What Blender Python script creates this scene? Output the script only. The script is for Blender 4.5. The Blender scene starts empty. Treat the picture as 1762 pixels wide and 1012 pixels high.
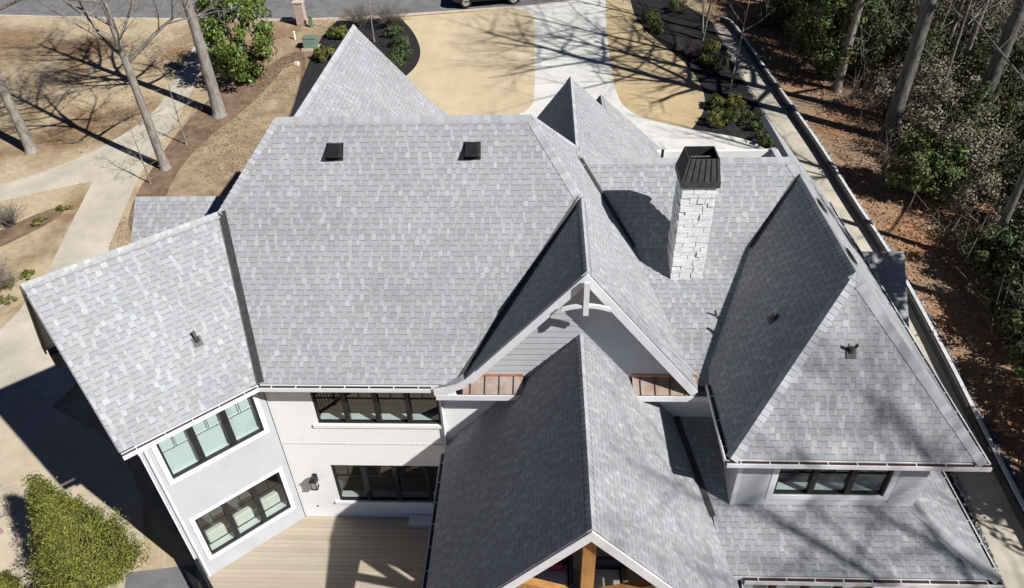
import bpy, bmesh, math, random
import numpy as np
from mathutils import Vector, Matrix
from mathutils.geometry import tessellate_polygon

rnd = random.Random(7)
R = math.radians
scene = bpy.context.scene
COL = scene.collection

# ------------------------------------------------------------------ camera
CAM_H = 19.43
pitch, yaw, roll = R(38), R(-3.08), R(-1.88)
fw = Vector((math.sin(yaw)*math.cos(pitch), math.cos(yaw)*math.cos(pitch), -math.sin(pitch)))
rt = Vector((math.cos(yaw), -math.sin(yaw), 0))
up = rt.cross(fw)
r2 = math.cos(roll)*rt + math.sin(roll)*up
u2 = -math.sin(roll)*rt + math.cos(roll)*up
cam = bpy.data.cameras.new('camera')
cam.sensor_width = 36.0
cam.lens = 36.0*1240/1762
cam.clip_start, cam.clip_end = .1, 3000
cam_ob = bpy.data.objects.new('camera', cam)
M = Matrix((r2, u2, -fw)).transposed().to_4x4()
M.translation = (0, 0, CAM_H)
cam_ob.matrix_world = M
COL.objects.link(cam_ob)
scene.camera = cam_ob

# ------------------------------------------------------------------ light
SUN_AZ, SUN_EL = R(58), R(41.3)            # azimuth measured from -Y towards +X
sun_vec = Vector((math.sin(SUN_AZ)*math.cos(SUN_EL), -math.cos(SUN_AZ)*math.cos(SUN_EL), math.sin(SUN_EL)))
world = bpy.data.worlds.new('World'); scene.world = world; world.use_nodes = True
nt = world.node_tree
sky = nt.nodes.new('ShaderNodeTexSky'); sky.sky_type = 'NISHITA'; sky.sun_disc = False; sky.air_density = .3; sky.dust_density = 0; sky.ozone_density = 10.0; sky.altitude = 300
sky.sun_elevation = SUN_EL; sky.sun_rotation = math.pi-SUN_AZ
nt.links.new(sky.outputs[0], nt.nodes['Background'].inputs[0])
nt.nodes['Background'].inputs[1].default_value = .05
sun = bpy.data.lights.new('sun', 'SUN'); sun.energy = 5.0; sun.angle = R(.53); sun.color = (1, .985, .95)
sun_ob = bpy.data.objects.new('sun', sun); COL.objects.link(sun_ob)
sun_ob.rotation_euler = sun_vec.to_track_quat('Z', 'Y').to_euler(); sun_ob.location = (30, -20, 40)
scene.view_settings.view_transform = 'Standard'
scene.view_settings.look = 'None'
scene.view_settings.exposure = 0.27
scene.view_settings.gamma = 1.0
scene.cycles.diffuse_bounces = 2

# ------------------------------------------------------------------ materials
MATS = {}
def mat(name, col, rough=.8, var=.12, scale=6, bump=0, bscale=60, metal=0, spec=.3, coords='Object', col2=None, detail=6, stretch=None, attr=None, contrast=(.35, .65)):
    m = bpy.data.materials.new(name); m.use_nodes = True
    n = m.node_tree.nodes; l = m.node_tree.links; b = n['Principled BSDF']
    b.inputs['Roughness'].default_value = rough; b.inputs['Metallic'].default_value = metal
    b.inputs['Specular IOR Level'].default_value = spec
    tc = n.new('ShaderNodeTexCoord'); vec = tc.outputs[coords]
    if stretch:
        mp = n.new('ShaderNodeMapping'); mp.inputs['Scale'].default_value = stretch
        l.new(vec, mp.inputs[0]); vec = mp.outputs[0]
    no = n.new('ShaderNodeTexNoise'); no.inputs['Scale'].default_value = scale; no.inputs['Detail'].default_value = detail
    no.inputs['Roughness'].default_value = .65
    l.new(vec, no.inputs['Vector'])
    cr = n.new('ShaderNodeValToRGB'); l.new(no.outputs['Fac'], cr.inputs[0])
    cr.color_ramp.elements[0].position, cr.color_ramp.elements[1].position = contrast
    c2 = col2 or tuple(min(1, c*(1+var)) for c in col)
    c1 = col if col2 else tuple(c*(1-var) for c in col)
    cr.color_ramp.elements[0].color = (*c1, 1); cr.color_ramp.elements[1].color = (*c2, 1)
    out = cr.outputs[0]
    if attr:
        at = n.new('ShaderNodeAttribute'); at.attribute_name = attr
        mx = n.new('ShaderNodeMix'); mx.data_type = 'RGBA'; mx.blend_type = 'MULTIPLY'; mx.inputs[0].default_value = 1
        l.new(out, mx.inputs[6]); l.new(at.outputs['Color'], mx.inputs[7]); out = mx.outputs[2]
    l.new(out, b.inputs['Base Color'])
    if bump:
        n2 = n.new('ShaderNodeTexNoise'); n2.inputs['Scale'].default_value = bscale; n2.inputs['Detail'].default_value = 4
        l.new(vec, n2.inputs['Vector'])
        bp = n.new('ShaderNodeBump'); bp.inputs['Strength'].default_value = bump; bp.inputs['Distance'].default_value = .02
        l.new(n2.outputs['Fac'], bp.inputs['Height']); l.new(bp.outputs[0], b.inputs['Normal'])
    MATS[name] = m
    return m

mat('shingle', (.86, .876, .897), .9, .06, 30, .04, 160, attr='tone', detail=3)
def weather(name, amount, scale, stretch=(1, 1, 1)):
    m = MATS[name]; n = m.node_tree.nodes; l = m.node_tree.links; b = n['Principled BSDF']
    src = b.inputs['Base Color'].links[0].from_socket
    tc = n.new('ShaderNodeTexCoord'); mp = n.new('ShaderNodeMapping'); mp.inputs['Scale'].default_value = stretch; l.new(tc.outputs['Object'], mp.inputs[0])
    q = n.new('ShaderNodeTexNoise'); q.inputs['Scale'].default_value = scale; q.inputs['Detail'].default_value = 8; q.inputs['Roughness'].default_value = .7; l.new(mp.outputs[0], q.inputs['Vector'])
    r = n.new('ShaderNodeMapRange'); r.inputs[1].default_value = .3; r.inputs[2].default_value = .7; r.inputs[3].default_value = 1-amount; r.inputs[4].default_value = 1+amount; l.new(q.outputs[0], r.inputs[0])
    x = n.new('ShaderNodeVectorMath'); x.operation = 'SCALE'; l.new(src, x.inputs[0]); l.new(r.outputs[0], x.inputs['Scale']); l.new(x.outputs[0], b.inputs['Base Color'])
weather('shingle', .10, .55)
mat('shingle_plain', (.36, .365, .37), .9, .2, 8)
mat('trim_white', (.74, .74, .76), .5, .03, 3)
mat('wall_grey', (.47, .48, .51), .7, .035, 1.3, .04, 90); weather('wall_grey', .05, 1.2, (1, 1, .25))
mat('siding_grey', (.5, .51, .53), .6, .04, 2)
mat('metal_black', (.018, .018, .02), .45, .2, 5, spec=.4)
mat('metal_dark', (.075, .073, .072), .55, .25, 7, metal=.3)
mat('metal_steel', (.3, .3, .31), .4, .25, 9, metal=.8)
mat('copper', (.31, .20, .15), .5, .25, 2.2, metal=.2, col2=(.44, .36, .32)); mat('copper_bright', (.52, .25, .15), .45, .2, 5, metal=.3)
mat('cedar', (.42, .21, .07), .55, .25, 5, .1, 40, stretch=(1, 1, .15))
mat('stone_white', (.82, .815, .80), .85, .08, 9, .5, 30)
mat('mortar', (.62, .61, .60), .95, .15, 12)
mat('deck_board', (.45, .385, .295), .7, .045, 2.5, .1, 60, stretch=(.2, 3, 1), attr='tone')
mat('concrete', (.52, .465, .38), .9, .14, .7, .08, 50, detail=9)
mat('drive_concrete', (.66, .645, .61), .9, .09, .6, .08, 50, detail=9)
mat('asphalt', (.185, .18, .185), .9, .14, 1.2, .2, 80, detail=8)
mat('kerb_stone', (.62, .55, .45), .9, .12, 3)
mat('lawn', (.53, .425, .275), .95, .1, .9, .6, 35, col2=(.64, .53, .36), detail=12, contrast=(.25, .75))
mat('lawn_warm', (.46, .35, .20), .95, .1, 1.1, .6, 35, col2=(.58, .45, .27), detail=12, contrast=(.25, .75))
weather('lawn', .07, .35); weather('lawn', .07, 1.0, (1.3, .06, 1)); weather('lawn_warm', .10, .4)
mat('sandy', (.47, .39, .28), .95, .1, 1.4, .6, 35, col2=(.62, .53, .41), detail=12, contrast=(.25, .75)); weather('sandy', .12, .5)
weather('concrete', .10, .3); weather('drive_concrete', .06, .25); weather('asphalt', .10, .3)
mat('mulch', (.012, .011, .013), .95, .3, 6, 1, 22, col2=(.036, .033, .035))
mat('straw_tan', (.20, .14, .09), .95, .2, 1.3, .8, 18, col2=(.46, .35, .22), detail=12, contrast=(.3, .7)); weather('straw_tan', .2, .7)
mat('pine_straw', (.11, .07, .05), .95, .2, 1.6, .8, 18, col2=(.30, .205, .13), detail=12, contrast=(.3, .72))
mat('gravel_white', (.42, .42, .42), .8, .3, 9)
mat('bark_grey', (.15, .135, .12), .9, .25, 9, 1.0, 20, stretch=(1, 1, .22), col2=(.34, .31, .275), detail=9); weather('bark_grey', .25, .8)
mat('bark_dark', (.055, .052, .05), .9, .25, 9, 1.0, 20, stretch=(1, 1, .22), col2=(.18, .172, .16), detail=9); weather('bark_dark', .25, .8)
mat('twig', (.17, .15, .13), .9, .2, 5)
for nm, c in (('leaf_glossy', (.10, .145, .025)), ('leaf_dark', (.068, .088, .03)), ('leaf_mid', (.09, .12, .03)), ('leaf_gold', (.145, .155, .025)), ('leaf_cypress', (.135, .142, .022)), ('leaf_dry', (.13, .085, .06)), ('leaf_grey', (.24, .22, .15))):
    mat(nm, c, .45 if nm == 'leaf_glossy' else .65, .25, 3, attr='tone', spec=.4)
mat('brick_red', (.42, .26, .2), .9, .3, 14, .4, 40, col2=(.66, .56, .5))
mat('box_green', (.17, .24, .18), .5, .1, 3)
mat('plastic_white', (.75, .75, .73), .5, .05, 3)
mat('car_paint', (.008, .009, .012), .18, .1, 3, spec=.6)
mat('rubber', (.012, .012, .012), .8, .2, 9)
mat('alloy', (.6, .6, .62), .3, .08, 5, metal=.7)
mat('car_glass', (.01, .012, .014), .05, .1, 3, spec=.8)
mat('lamp_glass', (.35, .33, .28), .1, .1, 3)
mat('red_cloth', (.3, .03, .05), .9, .2, 8)
mat('cushion', (.68, .65, .58), .95, .06, 6, .1, 60)
mat('sofa_frame', (.05, .05, .055), .7, .2, 8)
mat('shade_cloth', (.60, .67, .67), .9, .03, 4)
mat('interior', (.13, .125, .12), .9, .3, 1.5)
mat('interior_sill', (.7, .72, .70), .6, .05, 3)
mat('wood_grey', (.2, .16, .12), .85, .2, 6)
mat('rust', (.06, .03, .022), .8, .3, 30)
mat('lattice_wood', (.16, .12, .09), .85, .2, 8)

# woodland floor: clay with litter
def woods_floor():
    m = bpy.data.materials.new('woods_floor'); m.use_nodes = True
    n = m.node_tree.nodes; l = m.node_tree.links; b = n['Principled BSDF']; b.inputs['Roughness'].default_value = .95
    tc = n.new('ShaderNodeTexCoord')
    a = n.new('ShaderNodeTexNoise'); a.inputs['Scale'].default_value = .38; a.inputs['Detail'].default_value = 8
    c = n.new('ShaderNodeTexNoise'); c.inputs['Scale'].default_value = 5; c.inputs['Detail'].default_value = 10; c.inputs['Roughness'].default_value = .75
    l.new(tc.outputs['Object'], a.inputs['Vector']); l.new(tc.outputs['Object'], c.inputs['Vector'])
    r1 = n.new('ShaderNodeValToRGB'); r1.color_ramp.elements[0].position = .4; r1.color_ramp.elements[1].position = .62
    r1.color_ramp.elements[0].color = (.40, .215, .115, 1); r1.color_ramp.elements[1].color = (.33, .24, .165, 1)
    rr = n.new('ShaderNodeValToRGB'); rr.color_ramp.elements[0].position = .3; rr.color_ramp.elements[1].position = .7
    rr.color_ramp.elements[0].color = (.45, .43, .4, 1); rr.color_ramp.elements[1].color = (1.4, 1.3, 1.2, 1)
    l.new(a.outputs[0], r1.inputs[0]); l.new(c.outputs[0], rr.inputs[0])
    mx = n.new('ShaderNodeMix'); mx.data_type = 'RGBA'; mx.blend_type = 'MULTIPLY'; mx.inputs[0].default_value = 1
    l.new(r1.outputs[0], mx.inputs[6]); l.new(rr.outputs[0], mx.inputs[7]); l.new(mx.outputs[2], b.inputs['Base Color'])
    bp = n.new('ShaderNodeBump'); bp.inputs['Strength'].default_value = .9; bp.inputs['Distance'].default_value = .08
    l.new(c.outputs[0], bp.inputs['Height']); l.new(bp.outputs[0], b.inputs['Normal'])
    MATS['woods_floor'] = m
woods_floor()

def ground_mat():
    m = bpy.data.materials.new('ground_patchy'); m.use_nodes = True
    n = m.node_tree.nodes; l = m.node_tree.links; b = n['Principled BSDF']; b.inputs['Roughness'].default_value = .95
    tc = n.new('ShaderNodeTexCoord')
    def noise(s, d, r=.6):
        q = n.new('ShaderNodeTexNoise'); q.inputs['Scale'].default_value = s; q.inputs['Detail'].default_value = d; q.inputs['Roughness'].default_value = r
        l.new(tc.outputs['Object'], q.inputs['Vector']); return q.outputs[0]
    def ramp(src, p0, p1, c0, c1):
        q = n.new('ShaderNodeValToRGB'); q.color_ramp.elements[0].position = p0; q.color_ramp.elements[1].position = p1
        q.color_ramp.elements[0].color = (*c0, 1); q.color_ramp.elements[1].color = (*c1, 1); l.new(src, q.inputs[0]); return q.outputs[0]
    def mix(f, a, c, mode='MIX'):
        q = n.new('ShaderNodeMix'); q.data_type = 'RGBA'; q.blend_type = mode
        if isinstance(f, float): q.inputs[0].default_value = f
        else: l.new(f, q.inputs[0])
        l.new(a, q.inputs[6]); l.new(c, q.inputs[7]); return q.outputs[2]
    big = noise(.13, 7); fine = noise(3.5, 12, .75)
    tan = ramp(fine, .25, .75, (.36, .28, .17), (.60, .49, .33))
    brown = ramp(fine, .25, .75, (.17, .105, .06), (.36, .24, .13))
    f = ramp(big, .46, .58, (0, 0, 0), (1, 1, 1))
    l.new(mix(f, tan, brown), b.inputs['Base Color'])
    bp = n.new('ShaderNodeBump'); bp.inputs['Strength'].default_value = .7; bp.inputs['Distance'].default_value = .05
    l.new(fine, bp.inputs['Height']); l.new(bp.outputs[0], b.inputs['Normal'])
    MATS['ground_patchy'] = m
ground_mat()

def brick_mat():
    m = bpy.data.materials.new('brick_painted'); m.use_nodes = True
    n = m.node_tree.nodes; l = m.node_tree.links; b = n['Principled BSDF']; b.inputs['Roughness'].default_value = .8
    tc = n.new('ShaderNodeTexCoord'); mp = n.new('ShaderNodeMapping'); mp.inputs['Rotation'].default_value = (R(90), 0, 0)
    l.new(tc.outputs['Object'], mp.inputs[0])
    bt = n.new('ShaderNodeTexBrick'); l.new(mp.outputs[0], bt.inputs[0])
    bt.inputs['Color1'].default_value = (.93, .925, .915, 1); bt.inputs['Color2'].default_value = (.89, .885, .875, 1); bt.inputs['Mortar'].default_value = (.80, .795, .785, 1)
    bt.inputs['Scale'].default_value = 1; bt.inputs['Brick Width'].default_value = .21; bt.inputs['Row Height'].default_value = .075; bt.inputs['Mortar Size'].default_value = .008
    l.new(bt.outputs[0], b.inputs['Base Color'])
    no = n.new('ShaderNodeTexNoise'); no.inputs['Scale'].default_value = 25
    ad = n.new('ShaderNodeMath'); ad.operation = 'MULTIPLY_ADD'; ad.inputs[1].default_value = -1; l.new(bt.outputs['Fac'], ad.inputs[0]); l.new(no.outputs[0], ad.inputs[2])
    bp = n.new('ShaderNodeBump'); bp.inputs['Strength'].default_value = .35; bp.inputs['Distance'].default_value = .01
    l.new(ad.outputs[0], bp.inputs['Height']); l.new(bp.outputs[0], b.inputs['Normal'])
    MATS['brick_painted'] = m
brick_mat()

def glass_mat():
    m = bpy.data.materials.new('window_glass'); m.use_nodes = True
    n = m.node_tree.nodes; l = m.node_tree.links
    n.remove(n['Principled BSDF'])
    tr = n.new('ShaderNodeBsdfTransparent'); tr.inputs[0].default_value = (.82, .885, .875, 1)
    gl = n.new('ShaderNodeBsdfGlossy'); gl.inputs['Roughness'].default_value = .01; gl.inputs['Color'].default_value = (.95, 1, .99, 1)
    no = n.new('ShaderNodeTexNoise'); no.inputs['Scale'].default_value = .9; tc = n.new('ShaderNodeTexCoord'); l.new(tc.outputs['Object'], no.inputs['Vector'])
    bp = n.new('ShaderNodeBump'); bp.inputs['Strength'].default_value = .05; bp.inputs['Distance'].default_value = .05; l.new(no.outputs[0], bp.inputs['Height']); l.new(bp.outputs[0], gl.inputs['Normal'])
    lw = n.new('ShaderNodeLayerWeight'); lw.inputs[0].default_value = .5
    pw = n.new('ShaderNodeMath'); pw.operation = 'POWER'; pw.inputs[1].default_value = 4.0; l.new(lw.outputs['Facing'], pw.inputs[0])
    fr = n.new('ShaderNodeMath'); fr.operation = 'MULTIPLY_ADD'; fr.inputs[1].default_value = .85; fr.inputs[2].default_value = .12; l.new(pw.outputs[0], fr.inputs[0])
    mx = n.new('ShaderNodeMixShader'); l.new(fr.outputs[0], mx.inputs[0]); l.new(tr.outputs[0], mx.inputs[1]); l.new(gl.outputs[0], mx.inputs[2])
    l.new(mx.outputs[0], n['Material Output'].inputs[0])
    MATS['window_glass'] = m
glass_mat()

# ------------------------------------------------------------------ mesh helpers
def V(*a): return Vector(a)
def tag(o, label=None, cat=None, group=None, kind=None):
    if label: o['label'] = label
    if cat: o['category'] = cat
    if group: o['group'] = group
    if kind: o['kind'] = kind
    return o
def empty(name, loc, label, cat, group=None):
    o = bpy.data.objects.new(name, None); COL.objects.link(o); o.location = loc; o.empty_display_size = .3
    return tag(o, label, cat, group)
def root_loc(o):
    p = Vector((0, 0, 0))
    while o is not None:
        p = p + o.location; o = o.parent
    return p

class MB:
    def __init__(s): s.v = []; s.f = []; s.c = []; s.col = None
    def tone(s, c): s.col = c; return s
    def poly(s, pts):
        b = len(s.v); s.v += [tuple(p) for p in pts]; s.f.append(tuple(range(b, b+len(pts)))); s.c.append(s.col); return s
    def faces(s, vs, fs):
        b = len(s.v); s.v += [tuple(p) for p in vs]
        for f in fs: s.f.append(tuple(b+i for i in f)); s.c.append(s.col)
        return s
    def hexa(s, p):     # 8 points: bottom ring 0-3, top ring 4-7
        return s.faces(p, [(3, 2, 1, 0), (4, 5, 6, 7), (0, 1, 5, 4), (1, 2, 6, 5), (2, 3, 7, 6), (3, 0, 4, 7)])
    def box(s, x0, x1, y0, y1, z0, z1):
        return s.hexa([(x0, y0, z0), (x1, y0, z0), (x1, y1, z0), (x0, y1, z0), (x0, y0, z1), (x1, y0, z1), (x1, y1, z1), (x0, y1, z1)])
    def obox(s, o, a, b, c):        # corner o and three edge vectors
        o, a, b, c = map(Vector, (o, a, b, c))
        if a.cross(b).dot(c) < 0: a, b = b, a
        return s.hexa([o, o+a, o+a+b, o+b, o+c, o+a+c, o+a+b+c, o+b+c])
    def beam(s, p, q, w, h, upv=(0, 0, 1)):
        p, q = Vector(p), Vector(q); d = (q-p).normalized(); upv = Vector(upv)
        sd = d.cross(upv)
        if sd.length < 1e-4: sd = d.cross(Vector((1, 0, 0)))
        sd.normalize(); u = sd.cross(d)
        return s.obox(p-sd*w/2-u*h/2, q-p, sd*w, u*h)
    def slab(s, pts, th, nrm=None):
        pts = [Vector(p) for p in pts]
        n = nrm
        if n is None:
            n = Vector((0, 0, 0))
            for i in range(len(pts)):
                n += (pts[i]-pts[0]).cross(pts[(i+1) % len(pts)]-pts[0])
            n.normalize()
        if n.z < 0: n = -n
        k = len(pts); low = [p-n*th for p in pts]
        a = Vector((0, 0, 0))
        for i in range(1, k-1): a += (pts[i]-pts[0]).cross(pts[i+1]-pts[0])
        idx = list(range(k)); flip = a.dot(n) < 0
        fs = [tuple(idx), tuple(range(2*k-1, k-1, -1))]+[(i, k+i, k+(i+1) % k, (i+1) % k) for i in range(k)]
        if flip: fs = [f[::-1] for f in fs]
        return s.faces(pts+low, fs)
    def tube(s, path, rad, n=6, cap=True):
        path = [Vector(p) for p in path]; b = len(s.v); ref = None
        if not isinstance(rad, (list, tuple)): rad = [rad]*len(path)
        for i, p in enumerate(path):
            d = (path[min(i+1, len(path)-1)]-path[max(i-1, 0)]).normalized()
            if ref is None:
                ref = d.cross(Vector((1, 0, 0)) if abs(d.x) < .8 else Vector((0, 1, 0))).normalized()
            else:
                ref = (ref-d*ref.dot(d)).normalized()
            o = d.cross(ref)
            for k in range(n):
                a = 2*math.pi*k/n; q = p+(ref*math.cos(a)+o*math.sin(a))*rad[i]; s.v.append(tuple(q))
        for i in range(len(path)-1):
            for k in range(n):
                s.f.append((b+i*n+k, b+i*n+(k+1) % n, b+(i+1)*n+(k+1) % n, b+(i+1)*n+k)); s.c.append(s.col)
        if cap:
            s.f.append(tuple(b+n-1-k for k in range(n))); s.c.append(s.col)
            e = b+(len(path)-1)*n; s.f.append(tuple(e+k for k in range(n))); s.c.append(s.col)
        return s
    def build(s, name, m, parent=None, smooth=False, loc=None, kind=None, bevel=0):
        off = root_loc(parent) if parent is not None else Vector(loc or (0, 0, 0))
        me = bpy.data.meshes.new(name)
        v = np.array(s.v, dtype=np.float64).reshape(-1, 3)-np.array(off)
        me.from_pydata(v.tolist(), [], s.f)
        me.materials.append(MATS[m] if isinstance(m, str) else m)
        if any(c is not None for c in s.c):
            at = me.color_attributes.new('tone', 'FLOAT_COLOR', 'CORNER')
            arr = []
            for f, c in zip(s.f, s.c):
                c = c if c is not None else (1, 1, 1)
                arr += [c[0], c[1], c[2], 1.0]*len(f)
            at.data.foreach_set('color', arr)
        if smooth: me.polygons.foreach_set('use_smooth', [True]*len(me.polygons))
        me.update()
        o = bpy.data.objects.new(name, me); COL.objects.link(o)
        if parent is not None: o.parent = parent
        else: o.location = off
        if bevel:
            bv = o.modifiers.new('bevel', 'BEVEL'); bv.width = bevel; bv.segments = 2; bv.limit_method = 'ANGLE'
        if kind: o['kind'] = kind
        return o

# ------------------------------------------------------------------ ground
def gz(y):
    if y < 18: return -.4
    if y < 22: return -.4+.1*(y-18)**2/8
    return -.4+.1*(y-20)
YL = [-300, -100, -40, 0, 10, 18]+[18+.5*i for i in range(1, 9)]+[24+2*i for i in range(0, 30)]+[100, 140, 200, 300, 400]
def gzl(y):       # the piecewise linear ground actually built
    y = max(min(y, 399.9), -299.9)
    for a, b in zip(YL, YL[1:]):
        if a <= y <= b: return gz(a)+(gz(b)-gz(a))*(y-a)/(b-a)
YL = sorted(set(YL))
def drape(name, pts, m, off, parent=None, kind='structure', label=None):
    bm = bmesh.new()
    vs = [bm.verts.new((x, y, 0)) for x, y in pts]
    for tri in tessellate_polygon([[Vector((x, y, 0)) for x, y in pts]]):
        try: bm.faces.new([vs[i] for i in tri])
        except ValueError: pass
    y0, y1 = min(p[1] for p in pts), max(p[1] for p in pts)
    for y in YL:
        if y0 < y < y1:
            bmesh.ops.bisect_plane(bm, geom=bm.verts[:]+bm.edges[:]+bm.faces[:], plane_co=(0, y, 0), plane_no=(0, 1, 0))
    bmesh.ops.recalc_face_normals(bm, faces=bm.faces[:])
    for v in bm.verts: v.co.z = gzl(v.co.y)+off
    me = bpy.data.meshes.new(name); bm.normal_update()
    for f in bm.faces:
        if f.normal.z < 0: f.normal_flip()
    bm.to_mesh(me); bm.free(); me.materials.append(MATS[m])
    o = bpy.data.objects.new(name, me); COL.objects.link(o)
    tag(o, kind=kind, label=label)
    return o
def smooth_line(pts, it=2):
    for _ in range(it):
        q = [pts[0]]
        for a, b in zip(pts, pts[1:]):
            q += [(a[0]*.75+b[0]*.25, a[1]*.75+b[1]*.25), (a[0]*.25+b[0]*.75, a[1]*.25+b[1]*.75)]
        q.append(pts[-1]); pts = q
    return pts

mb = MB()
for a, b in zip(YL, YL[1:]):
    mb.faces([(-400, a, gz(a)), (400, a, gz(a)), (400, b, gz(b)), (-400, b, gz(b))], [(0, 1, 2, 3)])
tag(mb.build('ground', 'ground_patchy'), 'patchy tan and brown winter lawn around the house', kind='structure')
KERB = [(-120, 60), (-41.71, 55.47), (-32.15, 54.58), (-21.68, 53.87), (-14.29, 53.9), (-7.91, 54.69), (-1.46, 55.59), (2.91, 56.71), (7.43, 58.31), (20, 64), (60, 90)]
drape('road', smooth_line(KERB)+[(60, 101), (20, 74.5), (5, 68), (-14, 64), (-41, 65.5), (-120, 70)], 'asphalt', .008, label='grey asphalt street along the top edge')
CURB = [(12.56, 52.39), (13.14, 51.79), (13.51, 48.06), (13.9, 44.33), (14.61, 37.7), (14.89, 34.71), (15.08, 31.11), (15.4, 27.68), (15.5, 24.96), (15.5, 20.48), (15.25, 17.49), (15.05, 15.31), (14.92, 13.68), (14.7, 8), (14.6, -10)]
WALKL = [(12.06, 51.83), (12.26, 48.53), (12.51, 43.84), (12.95, 39.62), (13.26, 35.34), (13.6, 32.33), (13.85, 26), (13.9, 20), (13.76, 15.98), (13.55, 13.46), (13.31, 11.6), (13.0, 5), (12.9, -10)]
drape('woodland_floor', smooth_line(CURB, 1)+[(14.6, -60), (300, -60), (300, 300), (30, 300), (12, 60)], 'woods_floor', .012, label='orange clay and leaf litter under the bare woods')
drape('pavement_side', [(a, b) for a, b in CURB]+WALKL[::-1], 'concrete', .024, label='long concrete side path between bed and woods')
LAWN1 = smooth_line([(-14.29, 53.6), (-7.91, 54.4), (-2.1, 55.25), (-1.0, 54.73), (-0.60, 53.48), (-0.55, 50.76), (-0.48, 41.81), (-0.68, 40.77), (-1.5, 39.7), (-6, 38.5), (-9.8, 38)], 2)
BEDE = smooth_line([(-10.51, 54.06), (-9.15, 51.53), (-8.26, 48.75), (-8.19, 46.6), (-8.72, 44.85), (-9.9, 43.2), (-10.5, 40), (-10.5, 30)], 2)
drape('lawn_front', LAWN1+[(-10.5, 30), (-14, 30)], 'lawn', .016, label='tan dormant front lawn beside the driveway')
drape('mulch_bed_front', BEDE+[(-13, 28)]+smooth_line([(-15.05, 33), (-15.05, 40.38), (-15.43, 43.63), (-15.63, 46.82), (-15.65, 51.28), (-15.1, 53.55)], 2), 'mulch', .028, label='black mulch bed in front of the left gable')
DR = smooth_line([(4.82, 57.3), (4.46, 51.53), (4.42, 47.92), (4.43, 44.66), (4.52, 42.05), (4.89, 40.52), (5.93, 39.31), (7.18, 38.64), (8.72, 37.99), (11.43, 37.04), (12.4, 35.5), (12.9, 33.5), (12.9, 24)], 2)
drape('driveway', DR+[(-1.6, 24), (-1.6, 39.75)]+[p for p in LAWN1[::-1] if p[0] > -3 and p[1] > 39.8]+[(-1.46, 55.55), (2.91, 56.65)], 'drive_concrete', .020, label='pale concrete driveway between the two front lawns')
L2 = smooth_line([(6.57, 57.3), (6.62, 53.41), (7.2, 50.96), (8.07, 48.84), (9.1, 46.52), (9.67, 44.14), (9.78, 41.93), (9.47, 40.22), (8.86, 38.93), (8.41, 38.12)], 2)
k = min(range(len(DR)), key=lambda i: abs(DR[i][0]-8.2)+abs(DR[i][1]-38.2))
drape('lawn_island', L2+DR[:k+1][::-1], 'lawn_warm', .026, label='tan lawn strip between driveway and dark bed')
drape('mulch_bed_side', L2+DR[k:]+[(13.4, 24)]+[p for p in WALKL[::-1] if p[1] > 24]+[(11.6, 53.5), (9, 58)], 'mulch', .016, label='black mulch bed between the lawn and side path')
PATH1 = smooth_line([(-24.9, 53.8), (-24.62, 51.59), (-24.26, 47.92), (-23.9, 44.61), (-23.6, 41.61), (-23.97, 39.21), (-25.63, 35.94), (-28.93, 33.0), (-40, 27)], 2)
drape('path_left', PATH1+[(-40, 25.6), (-28.29, 31.67), (-24.13, 33.45), (-23.52, 29.56), (-22.95, 26.36), (-22.9, 23.67), (-23.3, 21.5), (-24.2, 17), (-19.6, 14.8), (-18.2, 20), (-19.6, 25), (-20.82, 28.03), (-21.64, 32.99), (-21.93, 35.48), (-21.84, 39.18), (-22.18, 43.04), (-22.9, 48), (-23.2, 53.8)], 'concrete', .012, label='tan concrete path forking on the left lawn')
drape('pine_straw_bed', smooth_line([(-15.0, 30), (-15.05, 40.5), (-15.6, 46.5), (-16.5, 49), (-17.6, 48), (-18.5, 46), (-20.5, 43.5), (-21.3, 39.5), (-21.4, 35), (-21.2, 31.5), (-20.4, 29), (-17.5, 27)], 2), 'pine_straw', .010, label='reddish pine straw under the left trees')

# white gravel ribbons beside the path (uncountable stones)
def ribbon_stones(name, line, w, n, seed, label, smin, smax, side=1):
    r = random.Random(seed); m = MB()
    seg = [(Vector((a[0], a[1], 0)), Vector((b[0], b[1], 0))) for a, b in zip(line, line[1:])]
    L = [(b-a).length for a, b in seg]; T = sum(L)
    for _ in range(n):
        d = r.random()*T; i = 0
        while i < len(L)-1 and d > L[i]: d -= L[i]; i += 1
        a, b = seg[i]; t = (b-a)/L[i]; nn = Vector((t.y, -t.x, 0))*side
        p = a+t*d+nn*(r.random()**1.6*w); s = r.uniform(smin, smax); z = gzl(p.y)+.02
        rot = r.random()*6.28; c, q = math.cos(rot)*s, math.sin(rot)*s; h = s*r.uniform(.5, .9)
        g = r.uniform(.4, 1.5)
        m.tone((g, g, g*1.02))
        m.faces([(p.x+c, p.y+q, z), (p.x-q*.8, p.y+c*.8, z), (p.x-c, p.y-q, z), (p.x+q*.8, p.y-c*.8, z), (p.x+c*.3, p.y+q*.2, z+h)], [(0, 1, 4), (1, 2, 4), (2, 3, 4), (3, 0, 4)])
    o = m.build(name, 'gravel_tone', kind='stuff'); o['label'] = label; o['category'] = 'gravel'
mat('gravel_tone', (.30, .30, .30), .8, .25, 9, attr='tone')
ribbon_stones('gravel', [p for p in CURB if p[1] > 10], .5, 3600, 3, 'pale loose gravel along the woods side of the kerb', .04, .11, side=-1)
ribbon_stones('gravel', [p for p in WALKL if p[1] > 10], .16, 1400, 4, 'narrow row of pale stones edging the black mulch', .04, .09, side=1)

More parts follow.
